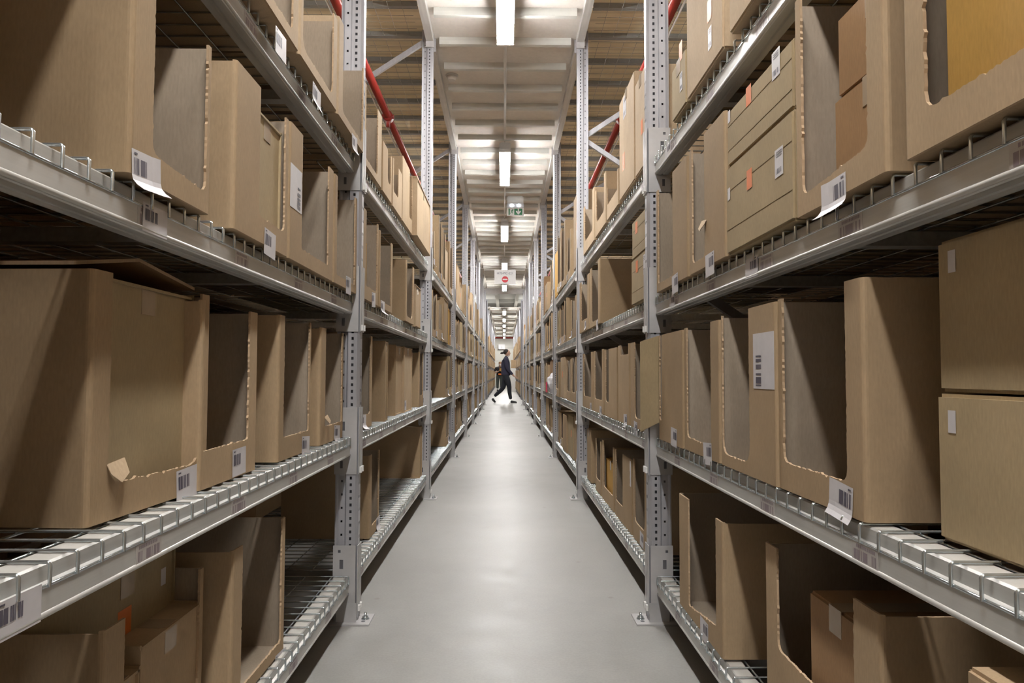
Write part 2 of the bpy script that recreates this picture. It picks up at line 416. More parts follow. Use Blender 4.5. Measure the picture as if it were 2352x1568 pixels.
for sd, zs in ((-1, [(0, .76), (1, 1.44), (0, 2.12), (1, 2.80), (0, 3.48)]), (1, [(1, .68), (0, 1.36), (1, 2.04), (0, 2.72), (1, 3.40)])):
    BR[sd] = []
    for (e0, z0), (e1, z1) in zip(zs, zs[1:]):
        a = (0.04 if e0 == 0 else RD - 0.04, z0); b = (0.04 if e1 == 0 else RD - 0.04, z1)
        mb = MB()
        d = Vector((b[0] - a[0], b[1] - a[1])).normalized(); n = Vector((-d.y, d.x)) * 0.017
        mb.prism([(a[0] + n.x, a[1] + n.y), (b[0] + n.x, b[1] + n.y), (b[0] - n.x, b[1] - n.y), (a[0] - n.x, a[1] - n.y)], -0.014, 0.014, 'y', 'post')
        BR[sd].append(mb.mesh('brace'))
def flip(o, s):
    if s < 0: o.scale = (-1, 1, 1)
    return o
for s, nm in ((-1, 'left'), (1, 'right')):
    for k in range(0, NB + 1):
        t = thing('upright_frame', (s * AISLE, PY(k), 0), 'perforated galvanised upright frame of the %s rack, %s one from the camera' % (nm, ordn(k)) if k else 'galvanised upright frame of the %s rack beside the camera' % nm, 'rack upright', 'uprights of the %s rack' % nm)
        flip(link('front_post', pm, t), s)
        bp_ = flip(link('back_post', pmf, t, (s * (RD - 0.085), 0, 0)), s)
        for q in BR[s]: flip(link('brace', q, t), s)
        b = flip(link('base_plate', bpm, t), s)
        ab = link('anchor_bolt', abm, b, (-0.028, 0.0, 0))
    for k in range(0, 9):
        t = thing('upright_frame', (s * 0.60, FAR0 + BAY * k, 0), 'pale upright of the %s rack beyond the cross aisle, %s one' % (nm, ordn(k + 1)), 'rack upright', 'uprights beyond the cross aisle')
        flip(link('post', pmf, t), s)
# end guards of the far racks
for s, nm in ((-1, 'left'), (1, 'right')):
    mb = MB(); mb.box(0.0, s * 0.12, -0.05, 0.02, 0, 3.55 if s < 0 else 3.55, 'end_steel'); mb.box(-s * 0.0, s * 0.13, -0.06, 0.02, 1.5, 1.56, 'end_steel')
    one('end_post', mb, 'dark steel post at the start of the far %s rack' % nm, 'post', None, (s * 0.62, FAR0 - 0.2, 0))

# ---------------------------------------------------------------- shelves
def barcode(mb, x, y0, y1, z0, z1, m, rnd, vertical=False, sgn=1):
    """bars on a plane x, spread along y between y0 and y1"""
    y = y0
    while y < y1:
        wd = rnd.choice((0.0010, 0.0018, 0.0028)) * (abs(y1 - y0) / 0.045)
        if rnd.random() < 0.62:
            if vertical: mb.face([(x, z0, y), (x, z1, y), (x, z1, min(y + wd, y1)), (x, z0, min(y + wd, y1))], m)
            else: mb.face([(x, y, z0), (x, min(y + wd, y1), z0), (x, min(y + wd, y1), z1), (x, y, z1)], m)
        y += wd
rng = random.Random(5)
mb = MB()
mb.prism([(0.005, -0.068), (0.0, -0.062), (0.0, -0.028), (0.010, -0.023), (0.010, -0.003), (0.013, 0), (0.052, 0), (0.052, -0.060), (0.048, -0.068), (0.030, -0.068), (0.028, -0.064), (0.024, -0.064), (0.022, -0.068)], 0.033, BAY - 0.033, 'y', 'beam', mats=[None, None, None, None, None, 'beam_top'] + [None] * 7)
mb.tube([(0.002, 0.033, -0.0615), (0.002, BAY - 0.033, -0.0615)], 0.0048, 'beam', 10)
fbm = mb.mesh('front_beam')
mb = MB(); mb.box(RD - 0.11, RD - 0.06, 0.033, BAY - 0.033, -0.068, 0, 'beam'); bbm = mb.mesh('back_beam')
def deck_mesh(front=True, dens=0.0602, wr=0.0026, wm='wire'):
    mb = MB(); n = int((BAY - 0.09) / dens)
    for i in range(n + 1):
        y = 0.045 + i * (BAY - 0.09) / n
        pts = [(-0.0035, y, -0.027), (-0.0035, y, 0.0005), (-0.0015, y, 0.003), (0.0, y, 0.0035), (RD - 0.08, y, 0.0035)] if front else [(0.0, y, 0.0035), (RD - 0.08, y, 0.0035)]
        mb.tube(pts, wr, wm, 6, False)
    for u in ([0.0005] if front else []) + [0.062 + 0.098 * q for q in range(11)]:
        z = -0.026 if u < 0.01 else -0.0015
        mb.tube([(u, 0.045, z), (u, BAY - 0.045, z)], wr, wm, 6, False)
    return mb.mesh('wire_deck')
wdm = deck_mesh()
mb = MB()
mb.box(0.053, RD - 0.11, -0.02, 0.02, -0.035, -0.006, 'beam')
sbm = mb.mesh('support_bar')
def conn(near):
    mb = MB(); y = 0.0315 if near else BAY - 0.0315; s = 1 if near else -1
    z0, z1 = -0.20, 0.055
    ya, yb = y, y + s * 0.003
    za, zb = -0.135, 0.115
    # plate against the post's side, with a round hole and a hooked slot
    def pl(a, b, c, d, m='plate'): mb.box(a, b, ya, yb, c, d, m)
    U0, U1 = -0.026, 0.058
    for (a, b, c, d) in ((U0, U1, za, 0.028), (U0, 0.02, 0.028, 0.062), (0.034, U1, 0.028, 0.062), (U0, U1, 0.062, 0.088), (U0, 0.030, 0.088, 0.098), (0.040, U1, 0.088, 0.098), (U0, U1, 0.098, zb)): pl(a, b, c, d)
    mb.box(0.02, 0.034, ya + s * 0.0002, ya + s * 0.0008, 0.028, 0.062, 'dark_and_shade'); mb.box(0.03, 0.04, ya + s * 0.0002, ya + s * 0.0008, 0.088, 0.098, 'dark_and_shade')
    mb.box(0.026, 0.036, ya + s * 0.0032, ya + s * 0.0036, -0.112, -0.085, 'dark_and_shade')
    # strip folded round the aisle face of the post
    mb.box(-0.0345, -0.0315, ya - s * 0.028, yb, za, zb, 'plate')
    mb.box(-0.042, -0.0345, ya - s * 0.02, ya - s * 0.008, -0.13, -0.108, 'white')
    return mb.mesh('connector')
cna, cnb = conn(True), conn(False)
labm = []
for q in range(5):
    mb = MB(); mb.box(-0.0006, 0, 0, 0.085, 0.0, 0.032, 'film')
    barcode(mb, -0.0009, 0.006, 0.078, 0.004, 0.020, 'film_ink', rng)
    y = 0.008
    while y < 0.07:
        d = rng.choice((0.003, 0.0045)); mb.face([(-0.0009, y, 0.0235), (-0.0009, y + d, 0.0235), (-0.0009, y + d, 0.029), (-0.0009, y, 0.029)], 'film_ink'); y += d + 0.0015
    labm.append(mb.mesh('location_label'))
for s, nm in ((-1, 'left'), (1, 'right')):
    for k in range(NB):
        for L, z in LEV.items():
            t = thing('wire_shelf', (s * BEAMX, PY(k), z), 'wire mesh shelf on galvanised beams, level %s of the %s rack, %s bay from camera' % (('one two three four').split()[L - 1], nm, ordn(k + 1)), 'shelf', 'shelves of the %s rack' % nm)
            fb = flip(link('front_beam', fbm, t), s); flip(link('back_beam', bbm, t), s); flip(link('wire_deck', wdm, t), s)
            for y in (0.68, 1.35, 2.02): flip(link('support_bar', sbm, t, (0, y, 0)), s)
            flip(link('connector', cna, t), s); flip(link('connector', cnb, t), s)
            if k < 4:
                for q in range(6):
                    link('location_label', labm[(q + k + L) % 5], fb, (-0.0002, 0.19 + q * 0.425 + rng.uniform(-.02, .02), -0.060))
BEAMLAB = []
for s, L, y in ((-1, 2, .735), (1, 3, 1.54), (1, 3, 2.35), (1, 4, 2.40), (-1, 3, 1.05)):
    fb = [c for c in bpy.data.objects if c.name.startswith('front_beam') and c.parent and abs(c.parent.location.x - s * BEAMX) < .01 and abs(c.parent.location.y - POST0) < .01 and abs(c.parent.location.z - LEV[L]) < .01][0]
    BEAMLAB.append((s, fb, y))
# thin mesh decks over the racks under the brown ceiling
dm = deck_mesh(False, 0.10, 0.0015, 'thin_wire')
for s, nm in ((-1, 'left'), (1, 'right')):
    for k in range(0, NB):
        for c in range(2):
            o = flip(tag(link('mesh_panel', dm, None, (s * (0.66 + c * 1.06), PY(k), DECKZ + 0.045)), 'wire mesh panel under the brown ceiling, %s rack, %s bay, %s row' % (nm, ordn(k + 1), ('inner', 'outer')[c]), 'mesh panel', 'mesh panels under the brown ceiling'), s)
# far rack shelves, plain
mb = MB(); mb.box(0, 0.05, 0.03, BAY - 0.03, -0.065, 0, 'beam_top'); mb.box(0.05, 0.9, 0.03, BAY - 0.03, -0.012, -0.004, 'beam_top'); fsm = mb.mesh('far_shelf')
for s, nm in ((-1, 'left'), (1, 'right')):
    for k in range(8):
        for L, z in LEV.items():
            tag(flip(link('wire_shelf', fsm, None, (s * 0.625, FAR0 + BAY * k, z)), s), 'pale shelf of the far %s rack beyond the cross aisle, level %d, bay %s' % (nm, L, ordn(k + 1)), 'shelf', 'shelves beyond the cross aisle')

# ---------------------------------------------------------------- cardboard boxes
def jag(rnd, p, q, step=0.011, amp=0.0016):
    (ya, za), (yb, zb) = p, q
    L = math.hypot(yb - ya, zb - za); n = max(2, int(L / step)); out = []
    ny, nz = -(zb - za) / L, (yb - ya) / L
    for i in range(1, n):
        t = i / n
        a = rnd.uniform(-amp, amp) + (rnd.choice((-1, 1)) * amp * 3.0 if rnd.random() < 0.08 else 0)
        if i % 2: a += amp * 0.7
        out.append((ya + (yb - ya) * t + ny * a, za + (zb - za) * t + nz * a))
    return out
T = 0.005
def box_body(sx, wd, dp, h, outer, rnd):
    """floor, back and both sides of an open box; corner strips round the front edges"""
    mb = MB(); rc = 0.009
    e = 'core'
    def slab(x0, x1, y0, y1, hh, outs):
        # outs: which side carries the outer paper
        a, b = sorted((sx * x0, sx * x1)); i = len(mb.v)
        mb.v += [(a, y0, 0), (b, y0, 0), (b, y1, 0), (a, y1, 0), (a, y0, hh), (b, y0, hh), (b, y1, hh), (a, y1, hh)]
        fs = {'-y': (0, 1, 5, 4), '+y': (2, 3, 7, 6), '-x': (3, 0, 4, 7), '+x': (1, 2, 6, 5), 'b': (0, 3, 2, 1), 't': (4, 5, 6, 7)}
        for kf, q in fs.items():
            mm = e if kf == 't' else (outer if kf in outs else 'liner')
            mb.f.append(tuple(i + c for c in q)); mb.m.append(mb.mi(mm)); mb.smooth.append(False)
    slab(rc, dp, 0, T, h * rnd.uniform(0.985, 1.0), ('-y', 'b'))
    slab(rc, dp, wd - T, wd, h * rnd.uniform(0.985, 1.0), ('+y', 'b'))
    slab(dp - T, dp, T, wd - T, h, ('+x' if sx > 0 else '-x', 'b'))
    a, b = sorted((sx * T, sx * (dp - T)))
    i = len(mb.v); mb.v += [(a, T, 0), (b, T, 0), (b, wd - T, 0), (a, wd - T, 0), (a, T, T), (b, T, T), (b, wd - T, T), (a, wd - T, T)]
    for q, mm in (((0, 3, 2, 1), outer), ((4, 5, 6, 7), 'liner'), ((0, 1, 5, 4), 'liner'), ((1, 2, 6, 5), 'liner'), ((2, 3, 7, 6), 'liner'), ((3, 0, 4, 7), 'liner')):
        mb.f.append(tuple(i + c for c in q)); mb.m.append(mb.mi(mm)); mb.smooth.append(False)
    for yy, sg in ((0, 1), (wd, -1)):
        P = [(sx * (rc - rc * math.cos(t)), yy + sg * (rc - rc * math.sin(t))) for t in [math.pi / 2 * q / 4 for q in range(5)]]
        Q = [(sx * (rc - (rc - T) * math.cos(t)), yy + sg * (rc - (rc - T) * math.sin(t))) for t in [math.pi / 2 * q / 4 for q in range(5)]]
        for j in range(4):
            mb.face([(*P[j], 0), (*P[j + 1], 0), (*P[j + 1], h), (*P[j], h)], outer, True)
            mb.face([(*Q[j], 0), (*Q[j + 1], 0), (*Q[j + 1], h), (*Q[j], h)], 'liner', True)
            mb.face([(*P[j], h), (*P[j + 1], h), (*Q[j + 1], h), (*Q[j], h)], e)
            mb.face([(*P[j], 0), (*P[j + 1], 0), (*Q[j + 1], 0), (*Q[j], 0)], outer)
    return mb.mesh('box_body')
def front_panel(sx, wd, h, oN, oF, lN, lF, outer, rnd, fine=True, topN=0, topF=0):
    mb = MB(); rc = 0.009; r = rnd.choice((0.008, 0.02, 0.035)); r = min(r, (oF - oN) * 0.3)
    st = 0.006 if fine else 0.03; am = 0.0009 if fine else 0.0008
    P = [(rc, 0), (wd - rc, 0), (wd - rc, h)]
    P += [(oF, h + topF)]
    a = (oF, lF + r); P += jag(rnd, P[-1], a, st, am) + [a]
    for q in (1, 2): t = math.pi / 2 * q / 3; P.append((oF - r + r * math.cos(t), lF + r - r * math.sin(t)))
    a = (oF - r, lF); b = (oN + r, lN); P += [a] + jag(rnd, a, b, st, am * 1.2) + [b]
    for q in (1, 2): t = math.pi / 2 * q / 3; P.append((oN + r - r * math.sin(t), lN + r - r * math.cos(t)))
    a = (oN, lN + r); P += [a] + jag(rnd, a, (oN, h + topN), st, am) + [(oN, h + topN), (rc, h)]
    mb.plate(P, 0.0, sx * T, outer, 'liner', 'core')
    return mb.mesh('front_panel')
def label_mesh(kind, sx, rnd, wd=0.085, ht=0.062, curl=0.0):
    """paper stuck on the front (plane x=0, outwards is -sx); origin lower near corner"""
    mb = MB(); o = -sx; e = 0.0009
    ny, nz = 4, 8
    def X(u, v):
        return o * (e + (max(0, (0.35 - v) / 0.35) ** 2) * curl * 0.03 + (max(0, u - 0.75) / 0.25) ** 2 * curl * 0.006)
    base = {'w': 'paper', 'o': 'orange', 'q': 'paper', 'd': 'paper', 'p': 'tape'}[kind]
    for a in range(ny):
        for b in range(nz):
            q = [(a / ny, b / nz), ((a + 1) / ny, b / nz), ((a + 1) / ny, (b + 1) / nz), (a / ny, (b + 1) / nz)]
            mb.face([(X(u, v), u * wd, v * ht) for u, v in q], base, True)
    x = o * (e + 0.0005)
    if kind == 'w':
        barcode(mb, x, wd * 0.08, wd * 0.58, ht * 0.40, ht * 0.80, 'ink', rnd)
        mb.face([(x, wd * .08, ht * .88), (x, wd * .2, ht * .88), (x, wd * .2, ht * .93), (x, wd * .08, ht * .93)], 'ink')
    if kind == 'd':
        for r_ in range(3): mb.face([(x, wd * .12, ht * (.9 - r_ * .08)), (x, wd * .8, ht * (.9 - r_ * .08)), (x, wd * .8, ht * (.87 - r_ * .08)), (x, wd * .12, ht * (.87 - r_ * .08))], 'ink')
        barcode(mb, x, wd * 0.2, wd * 0.85, ht * 0.12, ht * 0.3, 'ink', rnd)
    return mb.mesh('label')
def strip_label(sx, rnd, wd, ht):
    mb = MB(); o = -sx; mb.box(0, o * 0.0008, 0, wd, 0, ht, 'paper')
    barcode(mb, o * 0.0013, ht * 0.05, ht * 0.6, wd * 0.60, wd * 0.86, 'ink', rnd, True)
    return mb.mesh('label')
LMESH = {}
def shared_label(kind, sx, i):
    if (kind, sx, i) not in LMESH:
        r_ = random.Random(i * 7 + 3); LMESH[(kind, sx, i)] = label_mesh(kind, sx, r_, 0.085 if kind == 'w' else 0.04, 0.062, [0, 0.25, 0.6][i % 3])
    return LMESH[(kind, sx, i)]
for s_, fb_, y_ in BEAMLAB:
    o = link('shipping_label', shared_label('w', s_, 0), fb_, (-0.0015 if s_ < 0 else -0.0015, y_, -0.066)); o.scale = (-1 if s_ < 0 else 1, 1.0, 0.75)
def closed_mesh(sx, wd, dp, h, outer, crease=True):
    bm = bmesh.new(); bmesh.ops.create_cube(bm, size=1)
    for v in bm.verts: v.co = (sx * (v.co.x + 0.5) * dp, (v.co.y + 0.5) * wd, (v.co.z + 0.5) * h)
    bmesh.ops.bevel(bm, geom=bm.edges[:], offset=0.005, segments=2, affect='EDGES')
    bmesh.ops.recalc_face_normals(bm, faces=bm.faces[:])
    me = bpy.data.meshes.new('box_body'); bm.to_mesh(me); bm.free(); me.materials.append(M[outer]); 
    return me
def crease_mesh(sx, wd, h):
    mb = MB()
    for z in (0.28, 0.72):
        x = -sx * 0.0007
        mb.box(0, x, 0.006, wd - 0.006, h * z - 0.0007, h * z + 0.0007, 'kraft_khaki')
    return mb.mesh('crease')
def seam_mesh(sx, wd, dp, h):
    mb = MB(); a, b = sorted((sx * 0.0, sx * dp))
    mb.box(a - (0.001 if sx > 0 else 0), b + (0.001 if sx < 0 else 0), wd / 2 - 0.025, wd / 2 + 0.025, h, h + 0.0008, 'tape')
    mb.box(0, -sx * 0.0012, wd / 2 - 0.025, wd / 2 + 0.025, h - 0.05, h, 'tape')
    return mb.mesh('packing_tape')
COL = {'kraft': 'brown', 'kraft_pale': 'light brown', 'kraft_khaki': 'khaki', 'kraft_yellow': 'yellowish', 'kraft_brown': 'dark brown'}
def open_box(s, x0, y0, z0, wd, dp, h, oN, oF, lN, lF, mat, rnd, label, group=None, rot=0, fine=True, lab=None, strip=None, flap=None, topN=0, topF=0, tongue=None):
    t = thing('open_front_box', (s * x0, y0, z0), label, 'cardboard box', group, rot)
    link('box_body', box_body(s, wd, dp, h, mat, rnd), t)
    link('front_panel', front_panel(s, wd, h, oN, oF, lN, lF, mat, rnd, fine, topN, topF), t)
    if lab is not None:
        ly, lz, li = lab
        ll = link('shipping_label', shared_label('w', s, li), t, (0, ly, lz), 'white barcode label'); ll.rotation_euler.x = R(rnd.uniform(-5, 5))
    if strip is not None:
        link('shipping_label', strip_label(s, rnd, strip[2], strip[3]), t, (0, strip[0], strip[1]), 'tall white barcode label')
    if flap == 'lid':
        mb = MB(); q = [(0.0, h + 0.006), (wd * 0.45, h + 0.038), (wd * 0.97, h + 0.010)]
        for i in range(2):
            (ya, za), (yb, zb) = q[i], q[i + 1]
            X0, X1 = s * 0.03, s * dp
            for dz in (0, 0.006): mb.face([(X0, ya, za + dz), (X1, ya, za + dz), (X1, yb, zb + dz), (X0, yb, zb + dz)], 'kraft_brown')
            mb.face([(X0, ya, za), (X0, yb, zb), (X0, yb, zb + 0.006), (X0, ya, za + 0.006)], 'core')
        mb.face([(s * 0.03, 0, h + .006), (s * dp, 0, h + .006), (s * dp, 0, h + .012), (s * .03, 0, h + .012)], 'core')
        link('lid_flap', mb.mesh('lid_flap'), t)
    if flap == 'out':     # a front flap bent out into the aisle from the far side
        mb = MB(); mb.plate([(0, 0.045), (0.004, h - 0.01), (0.0, h)], 0, 0, mat) if False else None
        a = Vector((0, wd, 0)); b = Vector((-s * 0.055, wd + 0.07, 0))
        for d in (Vector((0, 0, 0)), Vector((s * 0.004, 0.003, 0))):
            mb.face([(a + d)[:2] + (0.06,), (b + d)[:2] + (0.02,), (b + d)[:2] + (h - 0.02,), (a + d)[:2] + (h,)], 'kraft_khaki')
        link('side_flap', mb.mesh('side_flap'), t)
    if tongue:            # a scrap of the front bent over the lip
        mb = MB(); yc, zc, sz = tongue; o = -s
        P = [(0, yc, zc), (0, yc + sz, zc + 0.006), (o * 0.012, yc + sz * 0.9, zc - sz * 0.35), (o * 0.016, yc + sz * 0.35, zc - sz * 0.6), (o * 0.008, yc, zc - sz * 0.3)]
        mb.face(P, 'kraft_pale'); mb.face([(x + s * 0.0015, y, z) for x, y, z in P], 'core')
        link('torn_tongue', mb.mesh('torn_tongue'), t)
    return t
def closed_box(s, x0, y0, z0, wd, dp, h, mat, rnd, label, group=None, rot=0, stickers=(), crease=False, tape=True):
    t = thing('closed_box', (s * x0, y0, z0), label, 'cardboard box', group, rot)
    link('box_body', closed_mesh(s, wd, dp, h, mat), t)
    if tape: link('packing_tape', seam_mesh(s, wd, dp, h), t)
    if crease: link('crease', crease_mesh(s, wd, h), t)
    for kind, y, z, sw, sh in stickers:
        link({'o': 'orange_sticker', 'p': 'packing_tape'}.get(kind, 'shipping_label'), label_mesh(kind, s, rnd, sw, sh), t, (0, y, z))
    return t

def ray(px, py):
    return CROT @ Vector(((px - IW / 2) / FPX, (IH / 2 - py) / FPX, -1)).normalized()
def on(s, px, py, X):
    d = ray(px, py); t = s * X / d.x
    return d.y * t, CAMZ + d.z * t
def Yon(s, px, X): return on(s, px, 858, X)[0]
NAMES = {1: 'bottom', 2: 'second', 3: 'third', 4: 'top'}
count = 0
OCC = {}
def cat_box(s, L, e):
    """one catalogued box: measured from its near and far front edges"""
    global count
    kind, xn, xf, pt, X, o = e[0], e[1], e[2], e[3], e[4], e[5]
    rnd = random.Random(hash((s, L, xn, xf)) & 0xffff)
    ya = o.get('ya') or Yon(s, xn, X); yb = Yon(s, xf, X)
    for q in range(1, NB):
        pq = PY(q)
        if ya < pq - 0.034 < yb < pq + 0.2: yb = pq - 0.034
        if pq - 0.15 < ya < pq + 0.036 and yb > pq + 0.1: ya = pq + 0.036
    z0 = LEV[L] + 0.007 + o.get('lift', 0)
    h = o['h'] if 'h' in o else on(s, pt[0], pt[1], X)[1] - z0
    h = max(0.12, min(h, 0.445 if L < 4 else 1.1))
    wd = yb - ya - 0.004; dp = o.get('d', 0.5)
    OCC.setdefault((s, L), []).append((ya, yb))
    mat = o.get('m', 'kraft'); k = int((ya - POST0) // BAY) + 1
    side = 'left' if s < 0 else 'right'
    label = o.get('lab')
    if not label:
        OCC[('n', s, L, k)] = OCC.get(('n', s, L, k), 0) + 1
        label = '%s %s box, %s shelf of %s rack, %s bay, %s from near end' % ('open-fronted' if kind == 'O' else 'closed', COL[mat], NAMES[L], side, ordn(k), ordn(OCC[('n', s, L, k)]))
    count += 1
    g = 'cardboard boxes on the racks'
    if kind == 'O':
        oN = Yon(s, o['on'], X) - ya if 'on' in o else wd * 0.14; oF = Yon(s, o['of'], X) - ya if 'of' in o else wd * 0.86
        oN = max(0.013, oN); oF = min(wd - 0.013, oF)
        lp = (on(s, *o['lip'], X)[1] - z0) if 'lip' in o else 0.08
        lp2 = (on(s, *o['lip2'], X)[1] - z0) if 'lip2' in o else lp
        lp = max(0.03, min(lp, h - 0.05)); lp2 = max(0.03, min(lp2, h - 0.05))
        sl = o.get('sl')
        lw = 0.085; lab = None
        if 'lx' in o:
            cy, cz = on(s, *o['lx'], X); lab = (cy - ya - lw / 2, cz - z0 - 0.031, o.get('lc', rnd.randrange(3)))
            lab = (min(max(lab[0], 0.004), wd - lw), lab[1], lab[2])
        t = open_box(s, X, ya, z0, wd, dp, h, oN, oF, lp, lp2, mat, rnd, label, g, R(o.get('rot', 0)), True, lab, sl, o.get('flap'), o.get('tN', 0), o.get('tF', 0), o.get('tongue'))
        for f in o.get('fill', []):
            # (y fraction start, end, setback, height, material, label)
            y0, y1, sb, hh, fm, fl = f[:6]
            fz = f[6] if len(f) > 6 else 0.006
            closed_box(s, X + sb, ya + 0.007 + y0 * (wd - 0.014), z0 + fz, (y1 - y0) * (wd - 0.014), f[7] if len(f) > 7 else min(0.3, dp - sb - 0.02), hh, fm, rnd, fl, 'packages inside the boxes', R(f[8]) if len(f) > 8 else 0, f[9] if len(f) > 9 else (), False, True)
    elif kind == 'C':
        closed_box(s, X, ya, z0, wd, dp, h, mat, rnd, label, g, R(o.get('rot', 0)), o.get('st', ()), o.get('crease', False))
    elif kind == 'S2':
        z1 = o['split'] if 'split' in o else h / 2
        closed_box(s, X, ya, z0, wd, dp, z1 - 0.003, mat, rnd, o['lab'], g, 0, o.get('st', ()), o.get('crease', True), False)
        closed_box(s, X + 0.003, ya + 0.003, z0 + z1, wd - 0.006, dp, h - z1, mat, rnd, o['lab2'], g, 0, o.get('st2', ()), o.get('crease', True), False)
        count += 1

CATL = {
4: [
 ('O', 508, 675, None, .54, dict(h=.46, on=556, of=660, lip=(655, 66), lx=(645, 106), lc=0, m='kraft_pale', lab='light brown box with crumpled torn lip, topmost left shelf, nearest the camera')),
 ('O', 677, 766, (757, 8), .54, dict(on=684, of=756, lip=(684, 150), lx=(726, 222), lc=1, m='kraft_pale', lab='open box with rounded cut-out beside red pipe, top left shelf')),
 ('O', 768, 831, (826, 137), .54, dict(on=779, of=826, lip=(781, 273), lx=(814, 334), lc=1, m='kraft_pale', lab='open pale box just before the first upright, top left shelf')),
 ('O', 829, 872, (870, 253), .56, dict(on=834, of=862, lip=(836, 372), m='kraft_pale')),
 ('O', 874, 896, (894, 349), .56, dict(on=886, of=893, m='kraft')),
 ('O', 898, 920, (918, 390), .56, dict(on=900, of=911, m='kraft_pale')),
 ('O', 921, 946, (943, 394), .56, dict(on=937, of=943, m='kraft_pale')),
 ('C', 953, 984, (984, 467), .535, dict(m='kraft_pale')),
],
3: [
 ('O', 285, 476, (470, 92), .56, dict(on=338, of=464, lip=(338, 345), lip2=(455, 430), lx=(335, 405), lc=2, lab='big open box with curling white barcode label, third left shelf, nearest camera', d=.55)),
 ('O', 530, 657, (535, 125), .56, dict(on=588, of=648, lip=(590, 492), lx=(619, 558), lc=0, lab='open brown box holding a small slotted box, third left shelf',
    fill=[(.36, .90, .012, .30, 'kraft_khaki', 'small khaki slotted box inside the second box of the third left shelf')])),
 ('O', 659, 762, (755, 380), .56, dict(on=688, of=750, lip=(690, 570), strip=None, sl=(0.003, .137, .107, .115), lab='open box with white label wrapped on its strip, third left shelf')),
 ('O', 764, 821, (815, 451), .56, dict(on=770, of=812, lip=(775, 632), lx=(800, 656), lc=0, lab='open box just before the first upright, third left shelf')),
 ('O', 829, 867, (866, 512), .56, dict(on=838, of=864, lip=(840, 655), lx=(858, 690), m='kraft', lab='open box with yellow packages just past the first left upright, third shelf',
    fill=[(.1, .9, .05, .26, 'kraft_yellow', 'yellow package in the open box past the first left upright')])),
 ('O', 869, 900, (898, 557), .56, dict(on=871, of=896, lip=(872, 690), lx=(878, 706), m='kraft')),
 ('O', 931, 950, (931, 592), .56, dict(on=933, of=946, lip=(940, 740), m='kraft')),
 ('C', 952, 963, (955, 655), .56, dict(m='kraft_pale')),
],
2: [
 ('O', 207, 460, (207, 614), .635, dict(on=250, of=440, lip=(255, 1110), lip2=(435, 1062), lx=(411, 1112), lc=0, m='kraft', d=.6, rot=-3, flap='lid', lab='large brown box with raised lid filled by a smooth box, second left shelf',
    fill=[(.04, .96, .012, .385, 'kraft_khaki', 'smooth khaki box filling the large lidded box on the second left shelf')], tongue=(.05, .09, .05))),
 ('O', 463, 593, (588, 718), .61, dict(on=466, of=573, lip=(466, 1037), lip2=(570, 1008), lx=(549, 1060), lc=0, lab='dark empty open box beside the lidded one, second left shelf')),
 ('O', 641, 716, (642, 722), .60, dict(on=653, of=711, lip=(656, 1003), lx=(701, 1023), lc=0, lab='tall open box second before the first left upright, second shelf')),
 ('O', 737, 790, (745, 753), .60, dict(on=748, of=786, lip=(750, 978), lx=(773, 994), lc=1, lab='open box with ragged lip just before the first left upright, second shelf', tongue=(.06, .09, .04))),
 ('O', 812, 856, (853, 772), .60, dict(on=825, of=851, lip=(830, 955), lx=(834, 967))),
 ('C', 883, 889, (884, 785), .60, dict(m='kraft')),
 ('C', 907, 926, (907, 793), .62, dict(m='kraft')),
 ('C', 927, 945, (928, 797), .61, dict(m='kraft_pale', st=(('w', .05, .01, .085, .06),))),
 ('O', 963, 973, (963, 808), .60, dict()),
 ('C', 1034, 1047, (1034, 826), .60, dict(m='kraft', lab='deep brown box standing alone in the third bay of the second left shelf')),
],
1: [
 ('O', 255, 482, (475, 1298), .65, dict(on=303, of=470, lip=(310, 1640), lip2=(460, 1580), d=.5, lab='lowest left box holding two taped cartons, nearest the camera',
    fill=[(.0, .99, .065, .37, 'kraft_khaki', 'carton with orange sticker standing inside the lowest left box', .006, .28, 0, (('o', .16, .245, .05, .055), ('q', .33, .30, .022, .035))),
          (.02, .30, .006, .215, 'kraft', 'small lower carton at the front of the lowest left box', .006, .055),
          (.31, .97, .006, .25, 'kraft', 'small carton at the front of the lowest left box, far one', .006, .055)])),
 ('O', 545, 664, (655, 1188), .60, dict(on=566, of=655, lip=(575, 1560), lip2=(650, 1500), lx=(650, 1510), lc=2, d=.5, lab='tall open box before the empty stretch of the bottom left shelf')),
 ('O', 852, 875, (873, 1032), .61, dict(on=857, of=872, lip=(860, 1200), lip2=(872, 1185), lx=(873, 1195), d=.4)),
 ('C', 965, 974, (965, 981), .61, dict(m='kraft', d=.55)),
 ('C', 1033, 1041, (1032, 942), .61, dict(m='kraft', d=.6)),
]}
